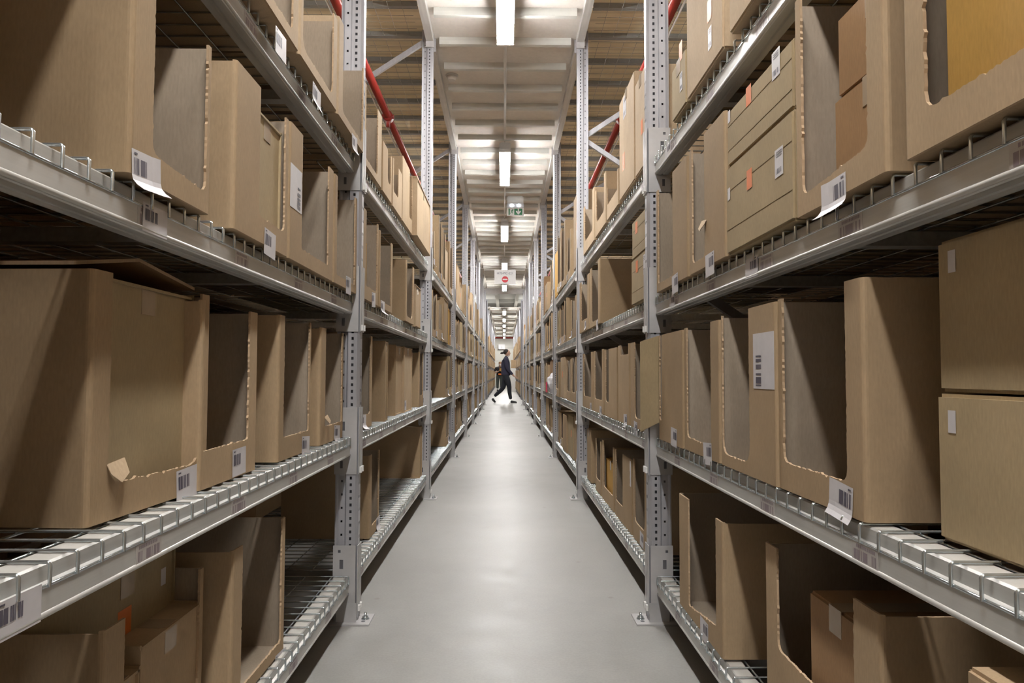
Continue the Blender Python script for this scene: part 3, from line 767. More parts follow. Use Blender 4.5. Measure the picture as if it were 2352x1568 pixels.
CATR = {
4: [
 ('C', 1790, 1682, None, .555, dict(h=.36, m='kraft_pale', lab='pale box with ragged edge at the near end of the top right shelf')),
 ('C', 1668, 1582, None, .56, dict(h=.52, m='kraft_pale', st=(('d', .11, .26, .05, .09), ('o', .10, .13, .04, .06), ('d', .10, .05, .035, .06)), lab='tall pale box with foil label and orange sticker, top right shelf')),
 ('C', 1580, 1547, (1547, 158), .56, dict(m='kraft_khaki', st=(('o', .04, .16, .04, .06), ('d', .04, .06, .035, .06)), lab='khaki box with orange sticker just before the first right upright, top shelf')),
 ('C', 1486, 1461, (1461, 192), .56, dict(m='kraft_pale', st=(('o', .06, .14, .04, .06),))),
 ('C', 1459, 1424, (1424, 236), .56, dict(m='kraft_pale', st=(('d', .2, .36, .09, .1), ('o', .25, .12, .06, .08)))),
 ('O', 1421, 1394, (1395, 430), .56, dict(on=1419, of=1396, m='kraft_pale')),
 ('O', 1392, 1367, (1367, 440), .56, dict(m='kraft_pale')),
 ('O', 1365, 1340, (1342, 475), .56, dict(m='kraft_pale')),
],
3: [
 ('O', 2700, 2084, None, .56, dict(ya=.50, h=.40, on=2700, of=2138, lip=(2145, 240), d=.6, lab='large open box with yellow ribbed carton, third right shelf, nearest camera',
    fill=[(.05, .88, .02, .34, 'kraft_yellow', 'yellow ribbed carton inside the nearest box of the third right shelf')])),
 ('O', 2046, 1832, None, .56, dict(h=.42, on=2003, of=1849, lip=(1995, 335), lip2=(1858, 440), lx=(1918, 450), lc=2, d=.55, lab='large open box with curling barcode label, third right shelf',
    fill=[(.0, .84, .05, .20, 'kraft_brown', 'brown carton inside the box with the curling label, third right shelf'), (.0, .82, .055, .15, 'kraft_brown', 'upper brown carton in the box with the curling label', .208)])),
 ('S2', 1829, 1671, (1829, 70), .56, dict(m='kraft_khaki', split=.222, lab='lower khaki box with orange sticker, third right shelf stack', lab2='upper khaki box with orange sticker, third right shelf stack',
    st=(('o', .235, .125, .036, .045), ('d', .05, .105, .045, .058), ('q', .395, .135, .02, .03)), st2=(('o', .24, .10, .036, .045), ('d', .065, .095, .045, .058), ('q', .395, .11, .02, .03)))),
 ('O', 1669, 1584, (1622, 302), .56, dict(on=1621, of=1592, lip=(1620, 600), lx=(1631, 606), lc=0, lab='narrow open box between khaki stack and first right upright, third shelf', tongue=(.17, .13, .05))),
 ('O', 1581, 1508, (1545, 395), .56, dict(on=1547, of=1513, lip=(1543, 640), lip2=(1516, 662), lx=(1551, 650), lc=0, lab='open box just before the first right upright, third shelf')),
 ('S2', 1486, 1451, (1486, 470), .56, dict(m='kraft_khaki', split=.20, lab='lower khaki box past the first right upright, third shelf', lab2='upper khaki box past the first right upright, third shelf',
    st=(('o', .18, .13, .05, .05), ('d', .02, .1, .04, .08)), st2=(('o', .2, .1, .05, .05),))),
 ('O', 1378, 1355, (1378, 592), .56, dict(on=1374, of=1359, lip=(1372, 735), m='kraft', d=.6, lx=(1372, 745))),
 ('O', 1353, 1331, (1345, 636), .56, dict(on=1349, of=1335, lx=(1345, 746), fill=[(.1, .6, .04, .2, 'kraft_yellow', 'yellow package in an open box near the second right upright')])),
],
2: [
 ('S2', 2900, 2146, None, .635, dict(ya=.62, h=.432, split=.213, m='kraft_khaki', d=.6, crease=False, lab='lower large khaki box at the right edge, second right shelf', lab2='upper large khaki box at the right edge, second right shelf',
    st=(('q', .408, .155, .018, .032),), st2=(('q', .402, .17, .018, .032),))),
 ('O', 1982, 1784, (1944, 645), .58, dict(on=1942, of=1797, lip=(1935, 1103), lip2=(1800, 1060), lx=(1931, 1153), lc=1, d=.58, lab='large open box with taped corner and wide dark side, second right shelf')),
 ('O', 1781, 1654, (1720, 708), .575, dict(on=1720, of=1657, lip=(1715, 1080), lip2=(1660, 1052), sl=(.006, .205, .130, .125), lab='open box with tall white barcode label, second right shelf')),
 ('O', 1652, 1570, (1635, 738), .575, dict(on=1632, of=1577, lip=(1625, 1022), lip2=(1578, 1003), lx=(1626, 1040), lc=0, lab='open box next after the tall white label, second right shelf')),
 ('O', 1567, 1512, (1567, 757), .57, dict(on=1520, of=1514, lip=(1518, 965), lx=(1548, 1005), lc=0, flap='out', lab='brown box with flap bent round the first right upright, second shelf')),
 ('O', 1484, 1447, (1459, 785), .58, dict(on=1479, of=1457, lip=(1475, 965), lx=(1460, 985))),
 ('O', 1445, 1419, (1424, 793), .58, dict(on=1443, of=1425, lip=(1440, 60.0), lx=(1437, 965))),
 ('O', 1417, 1388, (1395, 802), .58, dict(on=1398, of=1391)),
 ('O', 1386, 1363, (1366, 806), .58, dict(lx=(1380, 945))),
 ('O', 1361, 1338, (1342, 812), .58, dict(lx=(1357, 935))),
 ('O', 1323, 1312, (1320, 820), .58, dict()),
 ('O', 1311, 1301, (1305, 826), .58, dict()),
],
1: [
 ('O', 2011, 1750, (1998, 1398), .60, dict(on=1950, of=1778, lip=(1945, 1650), d=.5, lab='open box with brown carton at lower right, bottom shelf',
    fill=[(.16, .62, .02, .31, 'kraft_brown', 'brown carton standing in the lower right box of the bottom shelf')])),
 ('O', 1655, 1556, (1562, 1134), .58, dict(on=1640, of=1578, lip=(1634, 1425), lip2=(1580, 1392), lx=(1618, 1448), lc=0, d=.55, lab='tall open box just before the first right upright, bottom shelf')),
 ('O', 1486, 1452, (1456, 1054), .60, dict(on=1479, of=1456, lx=(1474, 1240))),
 ('O', 1450, 1411, (1413, 1031), .60, dict(on=1429, of=1414, sl=(.02, .22, .03, .12))),
 ('O', 1409, 1382, (1385, 1011), .60, dict(on=1407, of=1386, fill=[(.1, .95, .02, .24, 'kraft_yellow', 'yellow padded parcel with white band in a bottom right box')])),
 ('O', 1380, 1367, (1368, 1006), .60, dict()),
 ('C', 1357, 1348, (1357, 988), .60, dict(m='kraft')),
]}
OFF = [(-1, 4, .16, .58, .45), (-1, 4, .60, .98, .5), (-1, 4, 1.0, 1.39, .4), (-1, 3, .16, .66, .40), (-1, 2, .16, .70, .42), (-1, 1, .16, .72, .38),
       (1, 4, .16, .70, .5), (1, 4, .72, 1.15, .42), (1, 4, 1.17, 1.44, .4), (1, 3, .16, .46, .42), (1, 2, .16, .60, .42), (1, 1, .16, .9, .40)]
for s, L, a, b, h in OFF:
    closed_box(s, .56, a, LEV[L] + 0.007, b - a, .5, h, 'kraft', random.Random(L), 'brown box on %s shelf, %s rack, beside the camera, %s wide one' % (NAMES[L], 'left' if s < 0 else 'right', ordn(int(a * 3) + 1)), 'cardboard boxes on the racks')
for s, cat in ((-1, CATL), (1, CATR)):
    for L in cat:
        for e in cat[L]: cat_box(s, L, e)
# the rest of the near block: boxes along every shelf
for s, side in ((-1, 'left'), (1, 'right')):
    for L in LEV:
        rnd = random.Random(100 * L + s)
        for k in range(1, NB - 1):
            y = PY(k) + 0.05; end = PY(k + 1) - 0.04; n = 0
            occ = sorted(OCC.get((s, L), []))
            if (k == 1) : continue
            if k == 2 and s < 0 and L == 2: y = PY(3) - 0.95
            if k == 2 and s < 0 and L == 1: y = PY(3) - 0.6
            if k == 2 and s > 0 and L == 2: y = PY(2) + 1.1
            while y < end - 0.2:
                wd = rnd.uniform(0.36, 0.62) if k > 3 else rnd.uniform(0.30, 0.5)
                if y + wd > end: wd = end - y
                if wd < 0.2: break
                blk = [b for a, b in occ if a < y + wd and b > y]
                if blk: y = max(blk) + 0.03; continue
                if rnd.random() < 0.08: y += wd * 0.7; continue
                h = rnd.uniform(0.34, 0.43) if L < 4 else rnd.choice((rnd.uniform(0.3, 0.45), rnd.uniform(0.42, 0.62)))
                mat = rnd.choice(('kraft', 'kraft', 'kraft_pale', 'kraft', 'kraft_khaki', 'kraft_yellow' if rnd.random() < .3 else 'kraft_brown'))
                n += 1
                X = rnd.uniform(0.56, 0.60) if L >= 2 else rnd.uniform(0.59, 0.62)
                opn = rnd.random() < 0.72
                lb = '%s %s box, %s shelf of %s rack, %s bay, %s from near end' % ('open-fronted' if opn else 'closed', COL[mat], NAMES[L], side, ordn(k + 1), ordn(n))
                rot = R(rnd.uniform(-1, 1)); g = 'cardboard boxes on the racks'
                if opn:
                    oN = wd * rnd.uniform(0.06, 0.2); oF = wd * rnd.uniform(0.8, 0.94); lp = rnd.uniform(0.05, 0.11)
                    open_box(s, X, y, LEV[L] + 0.007, wd, 0.5, h, oN, oF, lp, lp, mat, rnd, lb, g, rot, False, (wd - 0.10, 0.01, rnd.randrange(3)) if rnd.random() < .8 and k < 5 else None)
                else:
                    closed_box(s, X, y, LEV[L] + 0.007, wd, 0.5, h, mat, rnd, lb, g, rot, (('o', wd * .3, h * .5, .06, .06),) if rnd.random() < .3 else (), False, False)
                count += 1
                y += wd + rnd.uniform(0.012, 0.05)
print('boxes', count)
# beyond the first 300: the last bay and the far racks as one mass
mb = MB(); rnd = random.Random(77)
def mass(y0, y1, X, s):
    for L, z in LEV.items():
        y = y0 + 0.05
        while y < y1 - 0.2:
            wd = rnd.uniform(0.25, 0.5); wd = min(wd, y1 - 0.04 - y); h = rnd.uniform(0.3, 0.42) if L < 4 else rnd.uniform(0.3, 0.75)
            m = rnd.choice(('kraft', 'kraft_pale', 'kraft_brown', 'kraft_khaki')); z0 = z + 0.007
            if rnd.random() < 0.5: mb.box(s * X, s * (X + 0.5), y, y + wd, z0, z0 + h, m)
            else:
                x0, x1 = s * X, s * (X + 0.5)
                mb.box(x0, x1, y, y + 0.02, z0, z0 + h, m); mb.box(x0, x1, y + wd - 0.02, y + wd, z0, z0 + h, m)
                mb.box(x0, s * (X + 0.01), y + .02, y + wd - .02, z0, z0 + 0.08, m); mb.box(s * (X + 0.48), x1, y, y + wd, z0, z0 + h, m)
            y += wd + rnd.uniform(0.01, 0.04)
for s in (-1, 1):
    mass(PY(NB - 1), PY(NB), 0.58, s)
    for k in range(8): mass(FAR0 + BAY * k, FAR0 + BAY * (k + 1), 0.585, s)
tag(link('box_rows', mb.mesh('box_rows')), 'distant rows of cardboard boxes at the far end of both racks', 'cardboard boxes', kind='stuff')
mb = MB(); rnd = random.Random(79)
for k in range(4):
    for sd in (-1, 1): mass(PY(-1 - k), PY(-k), 0.58, sd)
for sd in (-1, 1):
    for L, z in LEV.items(): mb.box(sd * .578, sd * 1.6, PY(-4), PY(0) - .04, z - .065, z - .002, 'beam')
    for k in range(1, 5): mb.box(sd * AISLE, sd * 1.64, PY(-k) - .03, PY(-k) + .03, 0, 3.40, 'post')
tag(link('light_block_behind_camera', mb.mesh('light_block_behind_camera')), 'added unseen racks of boxes behind the camera, blocking stray light', 'rack', kind='stuff')  # unseen mass, added to keep lamp light from behind off the near boxes
mb = MB(); rnd = random.Random(78)
for sd in (-1, 1):
    for L, z in LEV.items():
        y = PY(-4)
        while y < PY(NB) - 0.1:
            wd = rnd.uniform(0.3, 0.6); h = rnd.uniform(0.44, 0.462) if L < 4 else rnd.uniform(0.3, 0.55)
            mb.box(sd * 1.26, sd * 2.2, y, y + wd, z + .006, z + h, rnd.choice(('kraft', 'kraft_brown'))); y += wd + 0.005
        mb.box(sd * 1.70, sd * 2.7, PY(-4), PY(NB), z - 0.07, z - 0.003, 'beam')
tag(link('back_row_light_block', mb.mesh('back_row_light_block')), 'added shelves of boxes behind both racks, blocking stray light', 'cardboard boxes', kind='stuff')  # added rows, keep the neighbouring lamps from shining through the shelves
# tall cartons on the floor at the cross aisle
closed_box(1, .64, FAR0 - 0.75, 0.10, .42, .4, .70, 'kraft', random.Random(1), 'lower tall carton standing at the start of the far right rack', 'cartons at the cross aisle')
closed_box(1, .645, FAR0 - 0.74, 0.80, .40, .38, .66, 'kraft_pale', random.Random(2), 'upper tall carton standing at the start of the far right rack', 'cartons at the cross aisle')
mb = MB(); mb.box(0, .42, 0, .42, 0, .1, 'dark_and_shade'); one('pallet_block', mb, 'dark block under the tall cartons at the far right rack', 'pallet', None, (.64, FAR0 - .75, 0))
closed_box(1, .36, 38.0, 1.22, .5, .25, .42, 'kraft', random.Random(3), 'brown carton jutting into the far aisle behind the walking woman', 'cartons at the cross aisle')
mb = MB(); mb.box(0, .25, 0, .5, 0, 1.215, 'white'); one('cart', mb, 'pale cart under the jutting carton in the far aisle', 'cart', None, (.36, 38.0, 0))
# clear bag with pink contents on the right rack
bm = bmesh.new(); bmesh.ops.create_icosphere(bm, subdivisions=3, radius=1)
r_ = random.Random(4)
for v in bm.verts: v.co = Vector((v.co.x * .09, v.co.y * .10, v.co.z * .13)) * (1 + r_.uniform(-.08, .08)); v.co.z = max(v.co.z, -.115)
me = bpy.data.meshes.new('plastic_bag'); bm.to_mesh(me); bm.free(); me.materials.append(M['bagfilm'])
bag = thing('plastic_bag', (0.60, 8.15 + 0.65, LEV[2] + 0.125), 'clear crumpled bag with something pink, second right shelf', 'bag')
link('bag_film', me, bag)
mb = MB(); mb.box(-.10, -.085, -.05, .05, -.10, .02, 'pink'); link('pink_content', mb.mesh('pink_content'), bag)

# ---------------------------------------------------------------- pipes, detectors, signs
for s, nm in ((-1, 'left'), (1, 'right')):
    t = thing('sprinkler_pipe', (s * 1.0, 0, 3.12), 'red sprinkler pipe running above the boxes of the %s rack' % nm, 'pipe')
    mb = MB(); mb.tube([(0, 1.5, 0), (0, 21.5, 0)], 0.030, 'red', 14); link('pipe_run', mb.mesh('pipe_run'), t)
    for y in (6.2, 9.2, 12.2, 15.2, 18.2):
        mb = MB(); mb.tube([(0, y - .05, 0), (0, y + .05, 0)], 0.042, 'red', 14); mb.tube([(0, y, 0), (0, y, -0.09)], 0.016, 'red', 10); mb.tube([(-.05, y, .0), (.05, y, .0)], 0.02, 'red', 8)
        link('coupling', mb.mesh('coupling'), t)
    mb = MB(); mb.tube([(s * 0.045, 2.5, -0.02), (s * 0.045, 20.0, -0.02)], 0.007, 'white', 6); link('cable', mb.mesh('cable'), t)
for i, (x, y) in enumerate(((-0.46, 6.24), (-0.46, 14.3))):
    mb = MB(); mb.tube([(0, 0, 0), (0, 0, -0.012)], 0.055, 'white', 20); mb.tube([(0, 0, -0.012), (0, 0, -0.045)], 0.05, 'white', 20, True, 0.032); mb.box(-.045, .045, -.001, .001, -.02, -.014, 'dark_and_shade')
    one('smoke_detector', mb, 'round white smoke detector under the deck, %s one on the left' % ('near' if i == 0 else 'far'), 'smoke detector', None, (x, y, DECKZ + 0.056))
# emergency exit sign
t = thing('exit_sign', (0.15, 10.25, 3.15), 'green emergency exit sign with running figure and down arrow, two lamps above', 'exit sign')
mb = MB(); mb.box(-.115, .115, 0, .05, .17, .27, 'white'); mb.box(-.10, .10, .02, .04, .27, .29, 'white'); link('housing', mb.mesh('housing'), t)
mb = MB(); mb.box(-.12, .12, -.012, .002, .115, .17, 'bagfilm'); link('lens', mb.mesh('lens'), t)
for x in (-.05, .045):
    mb = MB(); mb.tube([(x, -.014, .145), (x, -.02, .145)], .014, 'led', 12); link('lamp', mb.mesh('lamp'), t, label='bright white emergency lamp')
mb = MB(); mb.box(-.12, .12, 0, .008, .0, .115, 'white'); bd = link('sign_board', mb.mesh('sign_board'), t)
mb = MB(); mb.box(-.095, -.078, -.002, 0, .012, .10, 'green'); mb.box(-.015, .098, -.002, 0, .012, .10, 'green')
def disc(mb, cx, cz, r, y, m, n=20): mb.face([(cx + r * math.cos(2 * math.pi * q / n), y, cz + r * math.sin(2 * math.pi * q / n)) for q in range(n)], m)
disc(mb, -.034, .088, .008, -.001, 'green', 10)
for P in ([(-.048, .084), (-.036, .078), (-.044, .050), (-.056, .056)], [(-.040, .078), (-.022, .068), (-.024, .064), (-.042, .070)], [(-.050, .082), (-.066, .070), (-.063, .066), (-.048, .076)],
          [(-.046, .056), (-.030, .046), (-.032, .020), (-.038, .020), (-.038, .042), (-.050, .048)], [(-.056, .056), (-.050, .044), (-.062, .034), (-.075, .034), (-.075, .038), (-.063, .040)]):
    mb.face([(x, -.001, z) for x, z in P], 'green')
link('pictogram', mb.mesh('pictogram'), bd)
mb = MB(); mb.face([(x, -.003, z) for x, z in [(.035, .10), (.051, .10), (.051, .055), (.062, .068), (.078, .068), (.078, .055), (.043, .016), (.008, .055), (.008, .068), (.024, .068), (.035, .055)]], 'signwhite')
link('arrow', mb.mesh('arrow'), bd)
def text_mesh(s, size):
    cu = bpy.data.curves.new('txt', 'FONT'); cu.body = s; cu.size = size; cu.align_x = 'CENTER'
    o = bpy.data.objects.new('txt', cu); C.objects.link(o)
    dg = bpy.context.evaluated_depsgraph_get(); me = bpy.data.meshes.new_from_object(o.evaluated_get(dg))
    bpy.data.objects.remove(o); return me
# hanging aisle sign
t = thing('aisle_sign', (0.01, PY(4) + 0.02, 2.27), 'white hanging sign reading H70-PIC-221 with red no entry disc', 'sign')
mb = MB(); mb.box(-.16, .16, 0, .003, 0, .215, 'signwhite'); link('sign_board', mb.mesh('sign_board'), t)
me = text_mesh('H70-PIC-221', .046); me.materials.clear(); me.materials.append(M['grey_ink'])
o = link('lettering', me, t, (0, -.002, .145)); o.rotation_euler = (R(90), 0, 0)
mb = MB(); disc(mb, 0, .068, .048, -.002, 'signred', 28); mb.face([(-.036, -.003, .060), (.036, -.003, .060), (.036, -.003, .076), (-.036, -.003, .076)], 'signwhite'); link('no_entry_symbol', mb.mesh('no_entry_symbol'), t)
for s in (-1, 1):
    mb = MB(); mb.tube([(s * .15, .001, .212), (s * .35, 0, .235), (s * .56, 0, .272)], .0025, 'white', 5); link('string', mb.mesh('string'), t)
# sign and pipe on the end wall
t = thing('wall_sign', (-.17, 50.3, 2.61), 'white sign with figure 2 hanging before the end wall', 'sign')
mb = MB(); mb.box(-.22, .22, 0, .01, 0, .33, 'signwhite'); link('sign_board', mb.mesh('sign_board'), t)
me = text_mesh('2', .14); me.materials.clear(); me.materials.append(M['grey_ink']); o = link('lettering', me, t, (0, -.004, .06)); o.rotation_euler = (R(90), 0, 0)
mb = MB(); mb.tube([(-3, 0, 0), (3, 0, 0)], .06, 'red', 10); one('sprinkler_pipe', mb, 'red pipe running across the end wall', 'pipe', None, (0, 50.44, 3.40))

# ---------------------------------------------------------------- people
def skin(name, chains, mat, parent, sub=2, blobs=()):
    """chains: lists of (x,y,z,r) joined where positions coincide"""
    bm = bmesh.new(); lay = bm.verts.layers.skin.verify(); vs = {}
    first = True
    for ch in chains:
        prev = None
        for (x, y, z, r) in ch:
            key = (round(x, 3), round(y, 3), round(z, 3))
            if key not in vs:
                v = bm.verts.new((x, y, z)); rr = r if isinstance(r, tuple) else (r, r); v[lay].radius = rr; v[lay].use_root = first; first = False; vs[key] = v
            if prev and prev is not vs[key] and not bm.edges.get((prev, vs[key])): bm.edges.new((prev, vs[key]))
            prev = vs[key]
    me = bpy.data.meshes.new(name); bm.to_mesh(me); bm.free()
    o = bpy.data.objects.new(name, me); C.objects.link(o)
    o.modifiers.new('Skin', 'SKIN'); sb = o.modifiers.new('Sub', 'SUBSURF'); sb.levels = sub; sb.render_levels = sub
    dg = bpy.context.evaluated_depsgraph_get(); m2 = bpy.data.meshes.new_from_object(o.evaluated_get(dg))
    bpy.data.objects.remove(o)
    if blobs:
        vv = [tuple(v.co) for v in m2.vertices]; ff = [tuple(p.vertices) for p in m2.polygons]
        for c, r, ry in blobs:
            nu, nv = (24, 16) if r[0] > .05 else (10, 8); i0 = len(vv)
            mt = Matrix.Translation(c) @ Matrix.Rotation(R(ry), 4, 'Y') @ Matrix.Diagonal((*r, 1))
            vv += [tuple(mt @ Vector((0, 0, 1))), tuple(mt @ Vector((0, 0, -1)))]
            for j in range(1, nv):
                th = math.pi * j / nv
                for q in range(nu): vv.append(tuple(mt @ Vector((math.sin(th) * math.cos(2 * math.pi * q / nu), math.sin(th) * math.sin(2 * math.pi * q / nu), math.cos(th)))))
            g = lambda j, q: i0 + 2 + (j - 1) * nu + q % nu
            for q in range(nu):
                ff.append((i0, g(1, q), g(1, q + 1))); ff.append((i0 + 1, g(nv - 1, q + 1), g(nv - 1, q)))
                for j in range(1, nv - 1): ff.append((g(j, q), g(j + 1, q), g(j + 1, q + 1), g(j, q + 1)))
        m2 = bpy.data.meshes.new(name); m2.from_pydata(vv, [], ff); m2.update()
        o = bpy.data.objects.new(name, m2); C.objects.link(o); rm = o.modifiers.new('Remesh', 'REMESH'); rm.mode = 'VOXEL'; rm.voxel_size = 0.006
        dg = bpy.context.evaluated_depsgraph_get(); m2 = bpy.data.meshes.new_from_object(o.evaluated_get(dg)); bpy.data.objects.remove(o)
    m2.materials.clear(); m2.materials.append(M[mat]); m2.polygons.foreach_set('use_smooth', [True] * len(m2.polygons)); m2.polygons.foreach_set('material_index', [0] * len(m2.polygons)); m2.name = name
    return link(name, m2, parent)
def ell(name, c, r, mat, parent, rot=(0, 0, 0), cut=None):
    bm = bmesh.new(); bmesh.ops.create_uvsphere(bm, u_segments=20, v_segments=14, radius=1)
    for v in bm.verts:
        if cut: v.co = cut(v.co.copy())
        v.co = Vector((v.co.x * r[0], v.co.y * r[1], v.co.z * r[2]))
    me = bpy.data.meshes.new(name); bm.to_mesh(me); bm.free(); me.materials.append(M[mat]); me.polygons.foreach_set('use_smooth', [True] * len(me.polygons))
    o = link(name, me, parent, c); o.rotation_euler = rot; return o
def dots(p, q, r0, r1):
    p = Vector(p); q = Vector(q); n = max(2, int((q - p).length / (min(r0, r1) * 0.5)))
    return [(tuple(p.lerp(q, i / n)), (r0 + (r1 - r0) * i / n,) * 3, 0) for i in range(n + 1)]
def hand(elbow, wrist, d, sg=1):
    """forearm, palm, four unequal curled fingers and a thumb, d = direction of the hand"""
    d = Vector(d).normalized(); n = Vector((0, 1, 0)); n = (n - d * n.dot(d)).normalized(); u = d.cross(n).normalized(); w_ = Vector(wrist)
    out = dots(elbow, wrist, .040, .026)
    for off in (-.022, -.008, .008, .022): out += dots(w_ + n * off * .7, w_ + n * off + d * .085, .015, .014)
    for off, ln in ((-.027, .062), (-.009, .074), (.009, .070), (.027, .054)):
        a = w_ + n * off + d * .085; b = a + d * ln * .5 + u * .006 * sg; c = b + d * ln * .40 + u * .022 * sg
        out += dots(a, b, .0088, .0082) + dots(b, c, .0082, .0072)
    a = w_ + d * .025 - n * .022; b = a + d * .035 - n * .020 + u * .012 * sg; c = b + d * .030 + u * .010 * sg
    return out + dots(a, b, .012, .0095) + dots(b, c, .0095, .008)
# woman walking to the right
W = thing('person', (0, 23.2, 0), 'person with dark bun in navy fleece, black trousers striding across the aisle', 'person')
ch = [[(.06, 0, .93, (.08, .09)), (.05, 0, 1.10, (.085, .10)), (.045, 0, 1.28, (.105, .13)), (.05, 0, 1.39, (.085, .11)), (.075, 0, 1.45, .045), (.095, 0, 1.51, .045), (.10, 0, 1.585, (.082, .072)), (.10, 0, 1.63, (.07, .062))],
      [(.06, 0, .93, (.08, .09)), (.085, -.08, .84, .068), (.17, -.08, .50, .058), (.165, -.08, .40, .055), (.215, -.08, .10, .036), (.24, -.08, .055, .04), (.36, -.08, .03, .03)],
      [(.06, 0, .93, (.08, .09)), (.04, .08, .84, .068), (-.02, .08, .50, .060), (-.08, .08, .42, .056), (-.33, .08, .19, .036), (-.35, .08, .13, .04), (-.27, .08, .03, .028)],
      [(.05, 0, 1.39, (.085, .11)), (.05, -.14, 1.37, .055), (.09, -.18, 1.10, .042), (.14, -.18, 1.04, .040), (.31, -.15, .86, .030)],
      [(.05, 0, 1.39, (.085, .11)), (.05, .14, 1.37, .055), (0, .18, 1.12, .042), (-.02, .17, 1.0, .038), (.02, .17, .86, .030)]]
hd = hand((.14, -.18, 1.04), (.31, -.15, .86), (.75, 0, -.6)) + hand((-.02, .17, 1.0), (.02, .17, .84), (.2, 0, -1))
skin('body', ch, 'skin', W, 2, [((.10, 0, 1.585), (.090, .072, .105), 8), ((.13, 0, 1.54), (.055, .052, .055), 0), ((.187, 0, 1.567), (.018, .011, .022), -20), ((.168, 0, 1.512), (.020, .026, .018), 0),
     ((.180, 0, 1.537), (.010, .020, .008), 0), ((.095, -.073, 1.575), (.016, .009, .027), 0), ((.095, .073, 1.575), (.016, .009, .027), 0)] + hd)
ch = [[(.06, 0, .84, (.150, .17)), (.058, 0, .95, (.140, .165)), (.05, 0, 1.10, (.128, .15)), (.045, 0, 1.28, (.132, .16)), (.05, 0, 1.39, (.10, .125)), (.078, 0, 1.455, .060), (.09, 0, 1.475, .058)],
      [(.05, 0, 1.39, (.10, .125)), (.05, -.15, 1.365, .068), (.09, -.185, 1.10, .056), (.14, -.18, 1.04, .053), (.275, -.153, .895, .044)],
      [(.05, 0, 1.39, (.10, .125)), (.05, .15, 1.365, .068), (0, .185, 1.12, .056), (-.02, .17, 1.0, .050), (.015, .17, .91, .044)]]
skin('fleece_jacket', ch, 'navy', W)
ch = [[(.06, 0, .95, (.12, .14)), (.06, 0, .88, (.125, .145)), (.09, -.08, .80, .105), (.17, -.08, .50, .075), (.165, -.08, .40, .070), (.215, -.08, .12, .050)],
      [(.06, 0, .88, (.125, .145)), (.035, .08, .80, .105), (-.02, .08, .50, .078), (-.08, .08, .42, .070), (-.31, .08, .21, .050)]]
skin('trousers', ch, 'trousers', W)
skin('shoe', [[(.20, -.08, .055, .05), (.25, -.08, .05, .048), (.36, -.08, .035, .036), (.41, -.08, .03, .026)]], 'shoe', W, 2)
skin('shoe', [[(-.37, .08, .16, .045), (-.345, .08, .10, .045), (-.29, .08, .045, .034), (-.265, .08, .022, .026)]], 'shoe', W, 2)
mb = MB(); mb.box(.16, .41, -.12, -.04, .002, .016, 'signwhite'); link('shoe_sole', mb.mesh('shoe_sole'), W)
ell('hair', (.066, 0, 1.615), (.094, .080, .096), 'hair', W, (0, R(-14), 0))
ell('hair_bun', (-.055, 0, 1.585), (.070, .042, .036), 'hair', W, (0, R(-14), 0))
for s in (-1, 1): ell('eye', (.181, s * .032, 1.592), (.006, .009, .005), 'black', W)
ell('face_mask', (.140, 0, 1.487), (.036, .044, .022), 'signwhite', W)
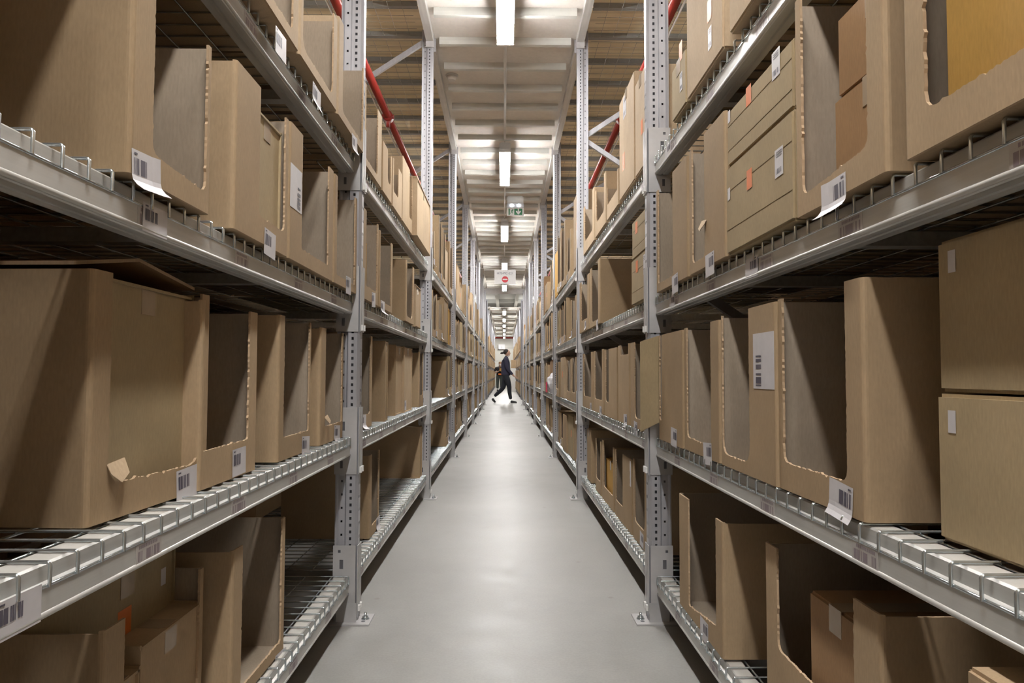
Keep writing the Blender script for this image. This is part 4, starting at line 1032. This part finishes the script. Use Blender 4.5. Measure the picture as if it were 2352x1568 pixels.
# second person behind, facing the camera
P = thing('person', (-.24, 39.6, 0), 'person in black shirt and orange belt pouch looking down behind walking woman', 'person')
ch = [[(0, 0, .90, (.15, .11)), (0, 0, 1.08, (.14, .10)), (0, 0, 1.24, (.15, .11)), (0, -.02, 1.32, .06), (.02, -.06, 1.37, .055), (.03, -.10, 1.45, (.078, .09)), (.03, -.11, 1.50, (.065, .075))],
      [(0, 0, .90, (.15, .11)), (-.10, 0, .82, .09), (-.11, -.02, .47, .06), (-.11, .02, .10, .042), (-.11, -.12, .04, .035)],
      [(0, 0, .90, (.15, .11)), (.10, 0, .82, .09), (.10, -.02, .47, .06), (.10, .02, .10, .042), (.11, -.12, .04, .035)],
      [(0, 0, 1.24, (.15, .11)), (-.18, 0, 1.22, .06), (-.27, -.06, 1.00, .045), (-.24, -.12, .97, .04), (-.06, -.26, 1.06, .030)],
      [(0, 0, 1.24, (.15, .11)), (.18, 0, 1.22, .06), (.24, -.06, .98, .045), (.22, -.12, .95, .04), (.10, -.26, 1.04, .030)]]
hd = hand((-.24, -.12, .97), (-.06, -.26, 1.06), (.8, -.1, .3)) + dots((0, -.01, 1.22), (.03, -.09, 1.42), .062, .052) + hand((.22, -.12, .95), (.10, -.26, 1.04), (-.4, -.1, .6))
skin('body', ch, 'skin', P, 2, [((.03, -.11, 1.47), (.074, .088, .10), 0), ((.03, -.197, 1.445), (.011, .016, .018), 0), ((-.045, -.09, 1.46), (.009, .016, .026), 0), ((.105, -.09, 1.46), (.009, .016, .026), 0)] + hd)
skin('shirt', [[(0, 0, .78, (.19, .15)), (0, 0, .88, (.19, .15)), (0, 0, 1.08, (.17, .13)), (0, 0, 1.24, (.18, .135)), (0, -.02, 1.32, .09)],
      [(0, 0, 1.24, (.18, .135)), (-.18, 0, 1.22, .085), (-.26, -.04, 1.05, .066)], [(0, 0, 1.24, (.18, .135)), (.18, 0, 1.22, .085), (.235, -.04, 1.04, .066)]], 'black', P)
skin('trousers', [[(0, 0, .92, (.16, .12)), (0, 0, .84, (.17, .13)), (-.10, 0, .76, .11), (-.11, -.02, .47, .085), (-.11, .02, .12, .065)], [(0, 0, .84, (.17, .13)), (.10, 0, .76, .11), (.10, -.02, .47, .085), (.10, .02, .12, .065)]], 'olive', P)
for x in (-.11, .11): skin('shoe', [[(x, .04, .05, .05), (x, -.06, .045, .045), (x, -.16, .035, .035)]], 'shoe', P)
ell('hair', (.03, -.09, 1.515), (.084, .095, .075), 'blond', P)
ell('face_mask', (.03, -.185, 1.40), (.055, .03, .045), 'signwhite', P); pass
for s in (-1, 1): ell('eye', (.03 + s * .03, -.185, 1.465), (.010, .006, .006), 'black', P)
mb = MB(); mb.box(-.07, .12, -.20, -.14, .86, .94, 'orange'); link('belt_pouch', mb.mesh('belt_pouch'), P)
mb = MB(); mb.box(-.05, .07, -.012, .012, 0, .16, 'kraft_yellow'); one('parcel', mb, 'small orange parcel held by the person looking down', 'parcel', None, (-.24 + .04, 39.6 - .30, 1.06))
